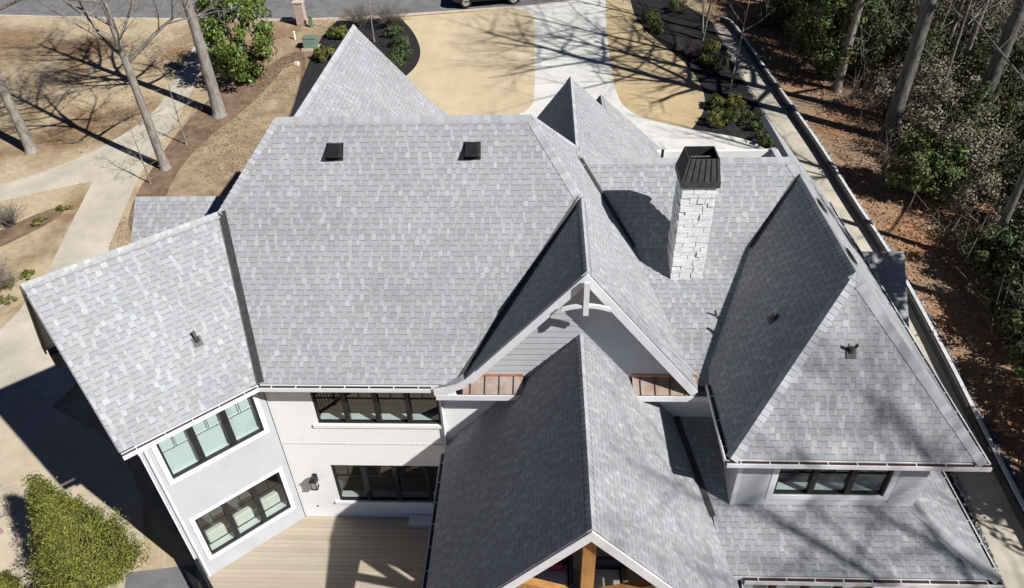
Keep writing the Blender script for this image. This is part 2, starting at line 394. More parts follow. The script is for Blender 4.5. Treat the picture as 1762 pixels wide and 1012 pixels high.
# low retaining kerb along the path
root = empty('retaining_kerb', (15, 30, gzl(30)), 'long low dark capped kerb wall along the side path', 'kerb wall')
cl = smooth_line(CURB, 1)
mb = MB()
for i, (a, b) in enumerate(zip(cl, cl[1:])):
    a3, b3 = V(a[0], a[1], gzl(a[1])), V(b[0], b[1], gzl(b[1]))
    d = (b3-a3).normalized(); n = V(-d.y, d.x, 0).normalized()*.12
    mb.hexa([a3-n-V(0, 0, .2), b3-n-V(0, 0, .2), b3+n-V(0, 0, .2), a3+n-V(0, 0, .2), a3-n+V(0, 0, .34), b3-n+V(0, 0, .34), b3+n+V(0, 0, .34), a3+n+V(0, 0, .34)])
mb.build('wall', 'metal_dark', root)
mb = MB()
for i, (a, b) in enumerate(zip(cl, cl[1:])):
    a3, b3 = V(a[0], a[1], gzl(a[1])), V(b[0], b[1], gzl(b[1]))
    d = (b3-a3).normalized(); n = V(-d.y, d.x, 0).normalized()*.07; e = V(.05, 0, 0)
    mb.hexa([a3-n+e+V(0, 0, .341), b3-n+e+V(0, 0, .341), b3+n+e+V(0, 0, .341), a3+n+e+V(0, 0, .341), a3-n+e+V(0, 0, .38), b3-n+e+V(0, 0, .38), b3+n+e+V(0, 0, .38), a3+n+e+V(0, 0, .38)])
mb.build('coping', 'mortar', root)

# street kerb
root = empty('street_kerb', (-14, 53.9, gzl(53.9)), 'thin pale kerb between lawn and asphalt street', 'kerb')
kl = smooth_line(KERB[1:9], 2); mb = MB()
for a, b in zip(kl, kl[1:]):
    a3, b3 = V(a[0], a[1], gzl(a[1])), V(b[0], b[1], gzl(b[1])); d = (b3-a3).normalized(); n = V(-d.y, d.x, 0)*.09
    h = V(0, 0, .1 if a[0] < -2.5 else .035)
    mb.hexa([a3-n-V(0, 0, .1), b3-n-V(0, 0, .1), b3+n-V(0, 0, .1), a3+n-V(0, 0, .1), a3-n+h, b3-n+h, b3+n+h, a3+n+h])
mb.build('kerb_stone', 'kerb_stone', root)
#__HOUSE__
# ------------------------------------------------------------------ house
T = 1.139; ZE = 6.335
HOUSE = empty('house', (0, 17, -.4), 'large white and grey house under many steep grey shingle roofs', 'house')
px_cam = Vector((0, 0, CAM_H))
def to_px(P):
    d = Vector(P)-px_cam; z = d.dot(fw)
    if z <= .1: return None
    return (881+1240*d.dot(r2)/z, 506-1240*d.dot(u2)/z)

CAND = []       # candidate single shingles: (screen area, roof object, verts, faces, tones)
def clip(poly, hp):
    for (a, b, c) in hp:                # keep a*u+b*v+c >= 0
        out = []
        for i in range(len(poly)):
            p, q = poly[i], poly[(i+1) % len(poly)]
            dp, dq = a*p[0]+b*p[1]+c, a*q[0]+b*q[1]+c
            if dp >= 0: out.append(p)
            if (dp >= 0) != (dq >= 0):
                t = dp/(dp-dq); out.append((p[0]+(q[0]-p[0])*t, p[1]+(q[1]-p[1])*t))
        poly = out
        if len(poly) < 3: return []
    return poly
srnd = random.Random(11)
def g3(g, w=0.0): return (g*(1+w), g, g*(1.012-w))
def roof(name, pieces, th=.16, label=None, tabs=True, expo=.143, parent=HOUSE, keep=True):
    P0 = [Vector(p) for p in pieces[0]]
    n = Vector((0, 0, 0))
    for i in range(1, len(P0)-1): n += (P0[i]-P0[0]).cross(P0[i+1]-P0[0])
    n.normalize()
    if n.z < 0: n = -n
    m = MB().tone((.25, .25, .255))
    for pc in pieces: m.slab(pc, th, n)
    o = m.build(name, 'shingle' if tabs else 'shingle_plain', parent)
    if label: o['label'] = label
    if not tabs: return o
    down = (n*n.z-Vector((0, 0, 1))).normalized(); uu = n.cross(down).normalized()
    org = P0[0]; off = root_loc(o)
    allv = [(Vector(p)-org).dot(down) for pc in pieces for p in pc]; v0, v1 = min(allv), max(allv)
    allu = [(Vector(p)-org).dot(uu) for pc in pieces for p in pc]; ua, ub = min(allu), max(allu)
    HP = []
    for pc in pieces:
        q = [((Vector(p)-org).dot(uu), (Vector(p)-org).dot(down)) for p in pc]
        ar = sum(q[i][0]*q[(i+1) % len(q)][1]-q[(i+1) % len(q)][0]*q[i][1] for i in range(len(q)))
        if ar < 0: q = q[::-1]
        HP.append([(-(q[(i+1) % len(q)][1]-q[i][1]), q[(i+1) % len(q)][0]-q[i][0], (q[(i+1) % len(q)][1]-q[i][1])*q[i][0]-(q[(i+1) % len(q)][0]-q[i][0])*q[i][1]) for i in range(len(q))])
    rows = int((v1-v0)/expo)+2
    rest = MB()
    for r in range(rows):
        vb = v1-r*expo; vt = vb-expo
        if vb < v0: break
        u = ua-srnd.random()*.3; tooth = srnd.random() < .5
        while u < ub:
            w = srnd.uniform(.07, .15) if tooth else srnd.uniform(.10, .25)
            big = srnd.choice((.86, .95, 1.0, 1.06))
            if tooth:
                x = srnd.random(); g = (srnd.uniform(.455, .50) if x < .34 else srnd.uniform(.41, .445) if x < .8 else srnd.uniform(.375, .405))
                hh = .004
            else:
                g = srnd.uniform(.38, .42); hh = .002
            col = g3(g*big**.5, srnd.uniform(-.018, .018))
            bands = [(vt, vb, col)] if tooth else [(vt, vt+.029, g3(.27)), (vt+.029, vb, col)]
            for (a, b, c) in bands:
                for hp in HP:
                    pl = clip([(u+.002, a), (u+w-.002, a), (u+w-.002, b), (u+.002, b)], hp)
                    if len(pl) < 3: continue
                    k = len(pl)
                    top = [org+uu*p[0]+down*p[1]+n*(.003+hh*((p[1]-vt)/expo)) for p in pl]
                    low = [org+uu*p[0]+down*p[1]-n*.004 for p in pl]
                    fs = [tuple(range(k))]+[(i, k+i, k+(i+1) % k, (i+1) % k) for i in range(k)]
                    if (top[1]-top[0]).cross(top[2]-top[0]).dot(n) < 0: fs = [f[::-1] for f in fs]
                    vs = top+low
                    done = False
                    if keep and tooth and k == 4 and n.dot(top[0]-px_cam) < 0:
                        s = [to_px(p) for p in top]
                        if all(p and 0 < p[0] < 1762 and 0 < p[1] < 1012 for p in s):
                            ar = abs(sum(s[i][0]*s[(i+1) % 4][1]-s[(i+1) % 4][0]*s[i][1] for i in range(4)))/2
                            CAND.append((ar, o, vs, fs, c)); done = True
                    if not done:
                        rest.tone(c); rest.faces(vs, fs)
            u += w; tooth = not tooth
    o['_n'] = len(CAND)
    REST.append((o, rest))
    return o
REST = []
def flush_shingles(limit=300):
    CAND.sort(key=lambda c: -c[0])
    for ar, o, vs, fs, c in CAND[:limit]:
        m = MB().tone(c); m.faces(vs, fs); m.build('shingle', 'shingle', o)
    by = {o.name: r for o, r in REST}
    for ar, o, vs, fs, c in CAND[limit:]:
        r = by[o.name]; r.tone(c); r.faces(vs, fs)
    for o, r in REST:
        if r.f: r.build('shingle_field', 'shingle', o, kind='stuff')
        if '_n' in o: del o['_n']

def normal_of(a, b, c):
    n = (Vector(b)-Vector(a)).cross(Vector(c)-Vector(a)).normalized()
    return n if n.z > 0 else -n
def cap(parent, p, q, n1, n2, w=.16, name='ridge_cap', lift=.024, expo=.15, g0=.46):
    p, q = Vector(p), Vector(q); L = (q-p).length; d = (q-p)/L; m = MB()
    s1 = d.cross(n1).normalized(); s2 = d.cross(n2).normalized()
    mid = (n1+n2).normalized()
    # each wing of the cap lies in its roof plane and runs away from the ridge
    if s1.dot(n2) > 0: s1 = -s1
    if s2.dot(n1) > 0: s2 = -s2
    k = max(1, int(L/expo))
    for i in range(k):
        a = p+d*(L*i/k); b = p+d*(L*(i+1.06)/k)
        g = g0*srnd.uniform(.86, 1.18); m.tone(g3(g, srnd.uniform(-.01, .012)))
        la, lb = lift*.4, lift
        r1 = mid*.012
        A = [a+s1*w+n1*la, a+mid*la+r1, a+s2*w+n2*la]; B = [b+s1*w+n1*lb, b+mid*lb+r1, b+s2*w+n2*lb]
        lo = [A[0]-n1*.02, A[2]-n2*.02, B[0]-n1*.02, B[2]-n2*.02]
        m.faces([A[0], A[1], A[2], B[0], B[1], B[2], lo[0], lo[1], lo[2], lo[3]], [(0, 1, 4, 3), (1, 2, 5, 4), (0, 3, 8, 6), (2, 7, 9, 5), (3, 4, 5), (3, 5, 9, 8)])
    return m.build(name, 'shingle', parent)
def valley(parent, p, q, n1, n2, w1=.1, w2=.1, name='valley_flashing', m_='metal_dark', lift=.028):
    p, q = Vector(p), Vector(q); d = (q-p).normalized(); m = MB()
    s1 = d.cross(n1).normalized(); s2 = d.cross(n2).normalized()
    if s1.dot(n2) < 0: s1 = -s1
    if s2.dot(n1) < 0: s2 = -s2
    mid = (n1+n2).normalized()
    for s, n, w in ((s1, n1, w1), (s2, n2, w2)):
        if w: m.slab([p+mid*lift*.8, q+mid*lift*.8, q+s*w+n*lift, p+s*w+n*lift], .006, n)
    return m.build(name, m_, parent)
def gutter(p, q, outw, debris='metal_black', name='gutter', parent=HOUSE, dz=-.05):
    p, q = Vector(p)+V(0, 0, dz), Vector(q)+V(0, 0, dz); d = (q-p).normalized(); o = Vector(outw).normalized(); m = MB()
    D, Hh = .13, .115; z = V(0, 0, 1)
    m.obox(p-z*Hh, q-p, o*D, z*.01); m.obox(p-z*Hh+z*.0105, q-p, o*.008, z*(Hh-.011)); m.obox(p+o*(D-.010)-z*Hh+z*.0105, q-p, o*.010, z*(Hh-.0105))
    m.obox(p+o*(D-.0335)-z*.012, q-p, o*.023, z*.0115)
    g = m.build(name, 'trim_white', parent)
    MB().obox(p-z*(Hh-.0115)+o*.009, q-p, o*(D-.02), z*.082).build('debris', debris, g)
    L = (q-p).length; k = max(1, int(L/.62))
    for i in range(k):
        c = p+d*((i+.5)*L/k)
        MB().obox(c-d*.012+o*.009-z*.03, d*.024, o*(D-.044), z*.022).build('hanger', 'trim_white', g)
    return g
def fascia(p, q, outw, h=.2, th=.03, name='fascia', m_='trim_white', top=-.06, parent=HOUSE):
    p, q = Vector(p), Vector(q); o = Vector(outw).normalized()
    return MB().obox(p+V(0, 0, top-h), q-p, o*th, V(0, 0, h)).build(name, m_, parent)

# ---- key points
R1 = V(-7.02, 17.57, 11.56); R2 = V(-.30, 17.57, 11.56)
TE = 1.266
def ysouth(z): return 17.57-(11.56-z)/T
def xeast(z): return -.30+(11.56-z)/TE
ZG = 9.93; XG = xeast(ZG); YGF = 12.945
GP = V(XG, ysouth(ZG), ZG); GA = V(XG, YGF, ZG)
aw = R(42); wu = V(-math.cos(aw), -math.sin(aw), 0); wb = V(math.sin(aw), -math.cos(aw), 0)
WV = V(-7.35, 12.983, ZE); WL = 3.42; WD = 2.945
WZ = ZE+WD*T
WEL = WV+wu*WL; wr0 = WV-wb*WD; wr0.z = WZ
s = (ysouth(WZ)-wr0.y)/(-wu.y); WP0 = wr0-wu*s
WRL = wr0+wu*(WL+.15)
nS = V(0, -T, 1).normalized(); nN = V(0, T, 1).normalized(); nE = V(TE, 0, 1).normalized(); nW = V(-T, 0, 1).normalized()
nWing = (wb*T+V(0, 0, 1)).normalized(); nWingB = (-wb*T+V(0, 0, 1)).normalized()
VB = V(XG-(ZG-ZE)/T, 12.983, ZE)

main = roof('roof_main', [[R1, R2, GP, VB, WV, WP0]], label='broad grey main roof slope with two black vents')
wing = roof('roof_wing', [[WRL, WP0, WV, WEL]], label='angled left wing roof slope')
wn = WRL-wb*2.35+wu*.3; wn.z = WZ-2.35*1.4; wn2 = WP0-wb*2.35+wu*.8; wn2.z = wn.z
roof('roof_wing_back', [[WRL+V(0, 0, 0), wn, wn2, WP0]], tabs=False)
west = roof('roof_west', [[R1, WP0, wn2, V(-11.2, 22.5, 6.3), V(-10.8, 23, 6.3)]], tabs=False)
YN = 17.57+(11.56-6.3)/T
roof('roof_north', [[R1, V(-10.8, YN, 6.3), V(3.6, YN, 6.3), R2]], tabs=False)
gw = roof('roof_gable_west', [[GP, GA, V(VB.x, YGF, ZE), VB]], label='shaded west slope of the central gable')
zf = ZG-(XG+1.95)*T
roof('roof_gable_flare', [[V(-1.95, YGF, zf), V(-1.95, 13.32, zf), V(-2.75, 13.32, zf-.36), V(-2.75, YGF, zf-.36)]], th=.06, label='small sunlit kicked eave of the central gable')
ZEE = 6.24; XEE = xeast(ZEE)
ZD = 9.879; YD = 18.358
def yd(z): return YD-(ZD-z)/T
YBK = 16.7; ZBK = ZD-T*(YD-YBK); SLO = .53
def ylo(z): return YBK-(ZBK-z)/SLO
east = roof('roof_gable_east', [[GP, GA, V(XEE, YGF, ZEE), V(XEE, ylo(ZEE), ZEE), V(xeast(ZBK), YBK, ZBK), V(xeast(ZD), YD, ZD), V(XG, YD+.04, ZG)],
                                [R2, GP, V(XG, YD+.04, ZG), V(xeast(ZG), 17.57+(11.56-ZG)/T, ZG)]], label='bright east slope of main roof and central gable')
# right wing D
XF = 7.11; ZF = 9.524; YFA = 13.466; FA = V(XF, YFA, ZF); FP = V(XF, yd(ZF), ZF); D2 = V(6.834, YD, ZD)
FSW = V(4.26, 10.70, ZE); FSE = V(9.86, 10.66, ZE); FNW = V(4.26, ylo(ZE), ZE); FBK = V(XF-(ZF-ZBK)/((ZF-ZE)/(XF-4.26)), YBK, ZBK); EBK = V(xeast(ZBK), YBK, ZBK)
dR = roof('roof_chimney', [[V(xeast(ZD), YD, ZD), D2, FP, FBK, EBK]], label='steep grey roof slope behind the white chimney')
dL = roof('roof_saddle', [[EBK, FBK, FNW, V(XEE, ylo(ZEE), ZEE)], [FNW, V(4.26, 13.2, ZBK-(YBK-13.2)*SLO), V(XEE, 13.2, ZBK-(YBK-13.2)*SLO), V(XEE, ylo(ZEE), ZEE)]], label='flatter roof saddle in front of the white chimney')
nL = V(0, -SLO, 1).normalized()
roof('roof_chimney_back', [[V(xeast(ZD), YD, ZD), D2, V(9.5, 22, 5.7), V(2.0, 22, 5.7)]], tabs=False)
fw_ = roof('roof_right_west', [[FP, FA, FSW, FNW, FBK]], label='deeply shaded west slope of the right hip roof')
fs_ = roof('roof_right_hip', [[FA, FSW, FSE]], label='triangular south hip slope with forked vent')
fe_ = roof('roof_right_east', [[FA, FSE, V(9.86, 22.0, ZE), V(XF, 22.0, ZF)]], label='thin visible east slope of the right hip roof')
nFW = normal_of(FP, FA, FSW); nFS = normal_of(FA, FSW, FSE); nFE = normal_of(FA, FSE, V(9.86, 22, ZE))
# porch gable
XP, ZP, YPF, YPB = .92, 7.70, 7.90, 13.42
PW, PE = -2.74, 4.58; zpw = ZP-(XP-PW)*T; zpe = ZP-(PE-XP)*T
pw = roof('roof_porch_west', [[V(XP, YPB, ZP), V(XP, YPF, ZP), V(PW, YPF, zpw), V(PW, YPB, zpw)]], label='shaded west slope of the porch gable')
pe = roof('roof_porch_east', [[V(XP, YPB, ZP), V(XP, YPF, ZP), V(PE, YPF, zpe), V(PE, YPB, zpe)]], label='bright east slope of the porch gable')
nPE = V(T, 0, 1).normalized()
# low roof under the right block
HS = .25
def zh(y): return 4.13+HS*(y-11.1)
HX0 = 3.3
HY = 9.40
low = roof('roof_low', [[V(HX0, 13.42, zh(13.42)), V(4.67, 13.42, zh(13.42)), V(4.67, 11.1, zh(11.1)), V(HX0, 11.1, zh(11.1))],
                        [V(4.2, 11.1, zh(11.1)), V(9.12, 11.1, 4.13), V(10.52, HY, zh(HY)), V(4.2, HY, zh(HY))]], th=.12, label='low streaked roof below the right window')
lowe = roof('roof_low_east', [[V(9.12, 11.1, 4.13), V(10.52, HY, zh(HY)), V(10.52, 17.2, zh(HY)), V(9.12, 17.2, 4.13)]], th=.12, label='low roof strip on the right side')
# front gables
fa = V(-7.42, 28.54, 10.5)
frA = roof('roof_front_gable', [[V(-7.42, 18.5, 10.5), fa, V(-4.35, 28.54, 10.5-3.07*T), V(-4.35, 18.5, 10.5-3.07*T)]], label='pale triangular slope of the far front gable')
roof('roof_front_flare', [[V(-4.35, 28.54, 10.5-3.07*T), V(-4.35, 20, 10.5-3.07*T), V(-3.4, 20, 10.5-3.07*T-.65), V(-3.4, 28.54, 10.5-3.07*T-.65)]], th=.1)
roof('roof_front_gable_west', [[V(-7.42, 18.5, 10.5), fa, V(-11.0, 28.54, 10.5-3.58*T), V(-11.0, 18.5, 10.5-3.58*T)]], tabs=False)
XC, ZC, YC = .955, 9.99, 24.17
crw = roof('roof_entry_west', [[V(XC, 18.9, ZC), V(XC, YC, ZC), V(XC-3, YC, ZC-3*1.27), V(XC-3, 18.9, ZC-3*1.27)]], label='small dark slope of the entry gable')
cre = roof('roof_entry_east', [[V(XC, 18.45, ZC), V(XC, YC, ZC), V(XC+4.6, YC, ZC-4.6*.93), V(XC+4.6, 18.45, ZC-4.6*.93)]], label='pale east slope of the entry gable')
dz_ = 8.25; dx_, dy_ = 2.24, 26.8
roof('roof_dormer_west', [[V(dx_, 23.5, dz_), V(dx_, dy_, dz_), V(dx_-1.6, dy_, dz_-1.6*1.3), V(dx_-1.6, 23.5, dz_-1.6*1.3)]], label='tiny dark slope of the far dormer gable')
roof('roof_dormer_east', [[V(dx_, 23.5, dz_), V(dx_, dy_, dz_), V(dx_+2.6, dy_, dz_-2.6*.9), V(dx_+2.6, 23.5, dz_-2.6*.9)]])
ls = roof('roof_left_porch', [[V(-12.42, 18.75, 8.5), V(-9.1, 18.75, 8.5), V(-9.1, 17.2, 8.5-1.55*.9), V(-12.42, 17.2, 8.5-1.55*.9)]], label='small low roof behind the left wing ridge')
roof('roof_left_porch_back', [[V(-12.42, 18.75, 8.5), V(-9.1, 18.75, 8.5), V(-9.1, 21.5, 6), V(-12.42, 21.5, 6)]], tabs=False)
es = roof('roof_east_bay', [[V(9.2, 20.1, 5.5), V(11.97, 20.1, 5.5), V(11.75, 17.3, 3.4), V(9.2, 17.3, 3.4)]], label='small shaded roof poking out on the right')
roof('roof_east_bay_back', [[V(9.2, 20.1, 5.5), V(11.97, 20.1, 5.5), V(11.97, 22.5, 3.7), V(9.2, 22.5, 3.7)]], tabs=False)
flush_shingles(300)

# ---- ridge and hip caps, valleys
nWest = normal_of(R1, WP0, V(-10.8, 23, 6.3))
cap(main, R1, R2, nS, nN, .2)
cap(main, R2, GP, nS, nE, .17, 'hip_cap')
cap(main, R1, WP0, nS, nWest, .16, 'hip_cap')
cap(east, R2, V(xeast(ZG), 17.57+(11.56-ZG)/T, ZG), nE, nN, .13, 'hip_cap')
cap(east, GP, GA, nW, nE, .16)
cap(wing, WP0, WRL, nWing, nWingB, .16)
cap(dR, V(xeast(ZD), YD, ZD), D2, nS, nN, .18)
cap(dR, D2, FP, nS, nE, .16, 'hip_cap')
cap(fw_, FP+V(0, .1, 0), FA, nFW, nFE, .2)
cap(fs_, FA, FSW, nFS, nFW, .17, 'hip_cap')
cap(fs_, FA, FSE, nFS, nFE, .2, 'hip_cap')
cap(pe, V(XP, YPB, ZP), V(XP, YPF, ZP), nW, nPE, .14)
cap(low, V(9.12, 11.1, 4.13), V(10.52, HY, zh(HY)), V(0, -HS, 1).normalized(), V(.27, 0, 1).normalized(), .17, 'hip_cap')
cap(frA, V(-7.42, 18.5, 10.5), fa, nPE, nW, .16)
cap(cre, V(XC, 19.0, ZC), V(XC, YC, ZC), V(-1.27, 0, 1).normalized(), V(.93, 0, 1).normalized(), .13)
cap(ls, V(-12.42, 18.75, 8.5), V(-9.3, 18.75, 8.5), V(0, -.9, 1).normalized(), V(0, .75, 1).normalized(), .14)
valley(main, WP0, WV, nS, nWing, .19, .03)
valley(main, GP, VB, nS, nW, .10, .10)
valley(dR, V(xeast(ZD), YD, ZD), EBK, nE, nS, .02, .10)
valley(dR, FP, FBK, nS, nFW, .05, .1)
xv = lambda z: XP+(ZP-z)/T
valley(pe, V(xv(zh(13.42)), 13.42, zh(13.42)), V(xv(zh(10.75)), 10.75, zh(10.75)), nPE, V(0, -HS, 1).normalized(), .05, .14)

# ---- eave trim and gutters
GYo = V(0, -1, 0)
fascia(V(-7.3, 12.985, ZE), V(-2.6, 12.985, ZE), (0, 1, 0), .2)
gutter(V(-7.3, 12.98, ZE), V(-2.85, 12.98, ZE), GYo)
fascia(WV, WEL, -wb, .2)
gutter(WV+wu*.05, WEL, wb, 'rust')
fascia(FSW, FSE, (0, 1, 0), .2); gutter(FSW+V(-.1, 0, 0), FSE+V(.1, 0, 0), GYo, 'rust')
fascia(FSW, FNW, (1, 0, 0), .2); gutter(FSW, V(4.26, 13.1, ZE), (-1, 0, 0))
fascia(FSE, V(9.86, 22, ZE), (-1, 0, 0), .2); gutter(FSE, V(9.86, 22, ZE), (1, 0, 0))
fascia(V(PW, YPF, zpw), V(PW, YPB-.02, zpw), (1, 0, 0), .2); gutter(V(PW, YPF, zpw), V(PW, YPB-.3, zpw), (-1, 0, 0))
fascia(V(PE, YPF, zpe), V(PE, 10.4, zpe), (-1, 0, 0), .2); gutter(V(PE, YPF, zpe), V(PE, 10.6, zpe), (1, 0, 0))
fascia(V(4.3, HY, zh(HY)), V(10.52, HY, zh(HY)), (0, 1, 0), .18); gutter(V(4.72, HY, zh(HY)), V(10.6, HY, zh(HY)), GYo, 'rust')
fascia(V(10.52, HY, zh(HY)), V(10.52, 17.2, zh(HY)), (-1, 0, 0), .18); gutter(V(10.52, HY, zh(HY)), V(10.52, 17.2, zh(HY)), (1, 0, 0))

def rake(p, q, outw, w=.2, th=.045, name='rake_board', m_='trim_white', drop=.02, s0=0):
    p, q = Vector(p), Vector(q); d = (q-p).normalized(); p = p+d*s0; o = Vector(outw).normalized(); dn = o.cross(d)
    if dn.z > 0: dn = -dn
    return MB().obox(p+dn*drop, q-p, dn*w, o*th).build(name, m_, HOUSE)
rake(GA, V(XEE+.02, YGF, ZEE-.03), GYo, .2, s0=.25)
rake(GA, V(-1.95, YGF, zf), GYo, .2, s0=.25)
for (px0, pz0, py0, tl, tr_) in ((XG, ZG, YGF, T, TE), (XP, ZP, YPF, T, T)):
    m = MB()
    for sg, tt in ((-1, tl), (1, tr_)):
        q4 = [(0, -.032), (sg*.32, -.032-.32*tt), (sg*.32, -.335-.32*tt), (0, -.335)]
        if sg < 0: q4 = q4[::-1]
        f4 = [(px0+a, py0-.047, pz0+c) for a, c in q4]; b4 = [(px0+a, py0-.001, pz0+c) for a, c in q4]
        m.faces(f4+b4, [(3, 2, 1, 0), (4, 5, 6, 7), (0, 1, 5, 4), (1, 2, 6, 5), (2, 3, 7, 6), (3, 0, 4, 7)])
    m.build('rake_peak', 'trim_white', HOUSE)
# curved foot of the left rake
mb = MB(); pr = [(-1.7, zf+.25*T), (-1.95, zf), (-2.25, zf-.2), (-2.5, zf-.31), (-2.78, zf-.37)]
for (xa, za), (xb, zb) in zip(pr, pr[1:]): mb.hexa([(xa, YGF-.05, za-.27), (xb, YGF-.05, zb-.2), (xb, YGF-.002, zb-.2), (xa, YGF-.002, za-.27), (xa, YGF-.05, za+.01), (xb, YGF-.05, zb+.01), (xb, YGF-.002, zb+.01), (xa, YGF-.002, za+.01)])
mb.build('rake_foot', 'trim_white', HOUSE)
rake(V(XP, YPF, ZP), V(PW, YPF, zpw), GYo, .2, s0=.25); rake(V(XP, YPF, ZP), V(PE, YPF, zpe), GYo, .2, s0=.25)
rake(WRL, WEL, wu, .2, th=.02, drop=.07); rake(WRL, wn, wu, .24, m_='metal_dark')
rake(fa, V(-4.35, 28.54, 10.5-3.07*T), (0, 1, 0), .2)
rake(V(XC, YC, ZC), V(XC-3, YC, ZC-3*1.27), (0, 1, 0), .2); rake(V(XC, YC, ZC), V(XC+4.6, YC, ZC-4.6*.93), (0, 1, 0), .2)
# box at the lower back corner of the wing
mb = MB(); c = wn-wu*.04
mb.obox(c-V(0, 0, .62), -wu*.6, wb*.42, V(0, 0, .5)); mb.build('eave_return', 'metal_dark', HOUSE)

# ---- walls
def wall(name, o, u, w, z0, z1, ops, m_, n, th=.18, label=None):
    o, u, n = Vector(o), Vector(u).normalized(), Vector(n).normalized(); m = MB()
    xs = sorted({0, w}|{v for op in ops for v in op[:2]}); zs = sorted({z0, z1}|{v for op in ops for v in op[2:]})
    solid = lambda i, j: 0 <= i < len(xs)-1 and 0 <= j < len(zs)-1 and not any(op[0] <= (xs[i]+xs[i+1])/2 <= op[1] and op[2] <= (zs[j]+zs[j+1])/2 <= op[3] for op in ops)
    P = lambda x, z, k: o+u*x+V(0, 0, z-o.z)-n*(th*k)
    def quad(ps, nn):
        if (ps[1]-ps[0]).cross(ps[2]-ps[0]).dot(nn) < 0: ps = ps[::-1]
        m.poly(ps)
    for i in range(len(xs)-1):
        for j in range(len(zs)-1):
            if not solid(i, j): continue
            a, b, c, d = xs[i], xs[i+1], zs[j], zs[j+1]
            quad([P(a, c, 0), P(b, c, 0), P(b, d, 0), P(a, d, 0)], n); quad([P(a, c, 1), P(b, c, 1), P(b, d, 1), P(a, d, 1)], -n)
            if not solid(i-1, j): quad([P(a, c, 0), P(a, d, 0), P(a, d, 1), P(a, c, 1)], -u)
            if not solid(i+1, j): quad([P(b, c, 0), P(b, d, 0), P(b, d, 1), P(b, c, 1)], u)
            if not solid(i, j-1): quad([P(a, c, 0), P(b, c, 0), P(b, c, 1), P(a, c, 1)], V(0, 0, -1))
            if not solid(i, j+1): quad([P(a, d, 0), P(b, d, 0), P(b, d, 1), P(a, d, 1)], V(0, 0, 1))
    ob = m.build(name, m_, HOUSE)
    if label: ob['label'] = label
    return ob
def window(o, u, n, u0, u1, z0, z1, lights, trim=.13, muntin=True, shade=False, label=None, mull=.13, sill=True, cushions=False, parent=HOUSE):
    o, u, n = Vector(o), Vector(u).normalized(), Vector(n).normalized()
    P = lambda x, z, k: o+u*x+V(0, 0, z-o.z)+n*k
    fr = .055; m = MB()
    def bar(m, xa, xb, za, zb, k0, k1): m.obox(P(xa, za, k0), u*(xb-xa), V(0, 0, zb-za), n*(k1-k0))
    d0, d1 = -.11, -.015
    bar(m, u0+.001, u0+fr, z0+.001, z1-.001, d0, d1); bar(m, u1-fr, u1-.001, z0+.001, z1-.001, d0, d1)
    bar(m, u0+fr, u1-fr, z0+.001, z0+fr, d0, d1); bar(m, u0+fr, u1-fr, z1-fr, z1-.001, d0, d1)
    w = (u1-u0-2*fr-(lights-1)*mull)/lights
    f = m.build('window', 'metal_black', parent)
    if label: f['label'] = label
    for i in range(lights-1):
        x = u0+fr+(i+1)*w+i*mull; mm = MB(); bar(mm, x, x+mull, z0+fr, z1-fr, d0+.002, d1+.03); mm.build('mullion', 'metal_black', f)
    for i in range(lights):
        x = u0+fr+i*(w+mull); mm = MB(); mm.poly([P(x, z0+fr, -.072), P(x+w, z0+fr, -.072), P(x+w, z1-fr, -.072), P(x, z1-fr, -.072)] if u.cross(V(0, 0, 1)).dot(n) > 0 else [P(x, z1-fr, -.072), P(x+w, z1-fr, -.072), P(x+w, z0+fr, -.072), P(x, z0+fr, -.072)]); mm.build('pane', 'window_glass', f)
        mm = MB(); zt = z1-fr-.30*(z1-z0)
        if muntin:
            bar(mm, x, x+w, zt, zt+.022, -.068, -.05); bar(mm, x+w*.47, x+w*.47+.022, zt+.022, z1-fr, -.068, -.05); mm.build('muntin', 'metal_black' if not shade else 'metal_steel', f)
        if shade:
            mm = MB(); bar(mm, x-.04, x+w+.04, z0+.02, z1-.02, -.2, -.19); mm.build('roller_shade', 'shade_cloth', f)
    if sill:
        mm = MB(); bar(mm, u0+.01, u1-.01, z0+.002, z0+.05, -.34 if not shade else -.185, -.112); mm.build('interior_sill', 'interior_sill', f)
    if trim:
        mm = MB(); k0, k1 = .002, .028
        bar(mm, u0-trim, u0-.001, z0-trim, z1+trim*.8, k0, k1); bar(mm, u1+.001, u1+trim, z0-trim, z1+trim*.8, k0, k1)
        bar(mm, u0-.001, u1+.001, z0-trim, z0-.001, k0, k1+.004); bar(mm, u0-.001, u1+.001, z1+.001, z1+trim*.8, k0, k1)
        mm.build('casing', 'trim_white', f)
    if cushions:
        for i in range(lights):
            x = u0+fr+i*(w+mull); mm = MB(); bar(mm, x+.08, x+w-.05, z0+.06, z0+.5, -.55, -.35); mm.build('cushion', 'cushion', f, bevel=.05)
    return f
w0 = WV-wb*.4; wo = w0-wu*.16; wo.z = -.6
wallwing = wall('wall_wing', wo, wu, 3.23, -.6, 6.3, [(.16+.14, .16+2.67, 4.30, 5.74), (.16+.15, .16+2.65, .78, 2.53)], 'wall_grey', wb, label='smooth light grey wall of the left wing')
window(wo, wu, wb, .30, 2.83, 4.30, 5.74, 3, shade=True, label='upper wing window with pale blinds', mull=.16)
window(wo, wu, wb, .31, 2.81, .78, 2.53, 3, label='lower wing window with cushions behind', mull=.15, cushions=True)
cw = wo+wu*3.23
wall('wall_wing_end', cw-wb*.18, -wb, 4.4, -.6, 6.3, [], 'wall_grey', wu)
mb = MB(); e1 = cw+wu*-.02; A_, B_ = e1.copy(), e1-wb*5.0; A_.z = B_.z = 6.2; C_ = e1-wb*2.5; C_.z = 6.2+2.5*T
mb.slab([A_, B_, C_], .12, -wu); mb.build('wall_wing_gable', 'wall_grey', HOUSE)
cb = cw-wb*4.4
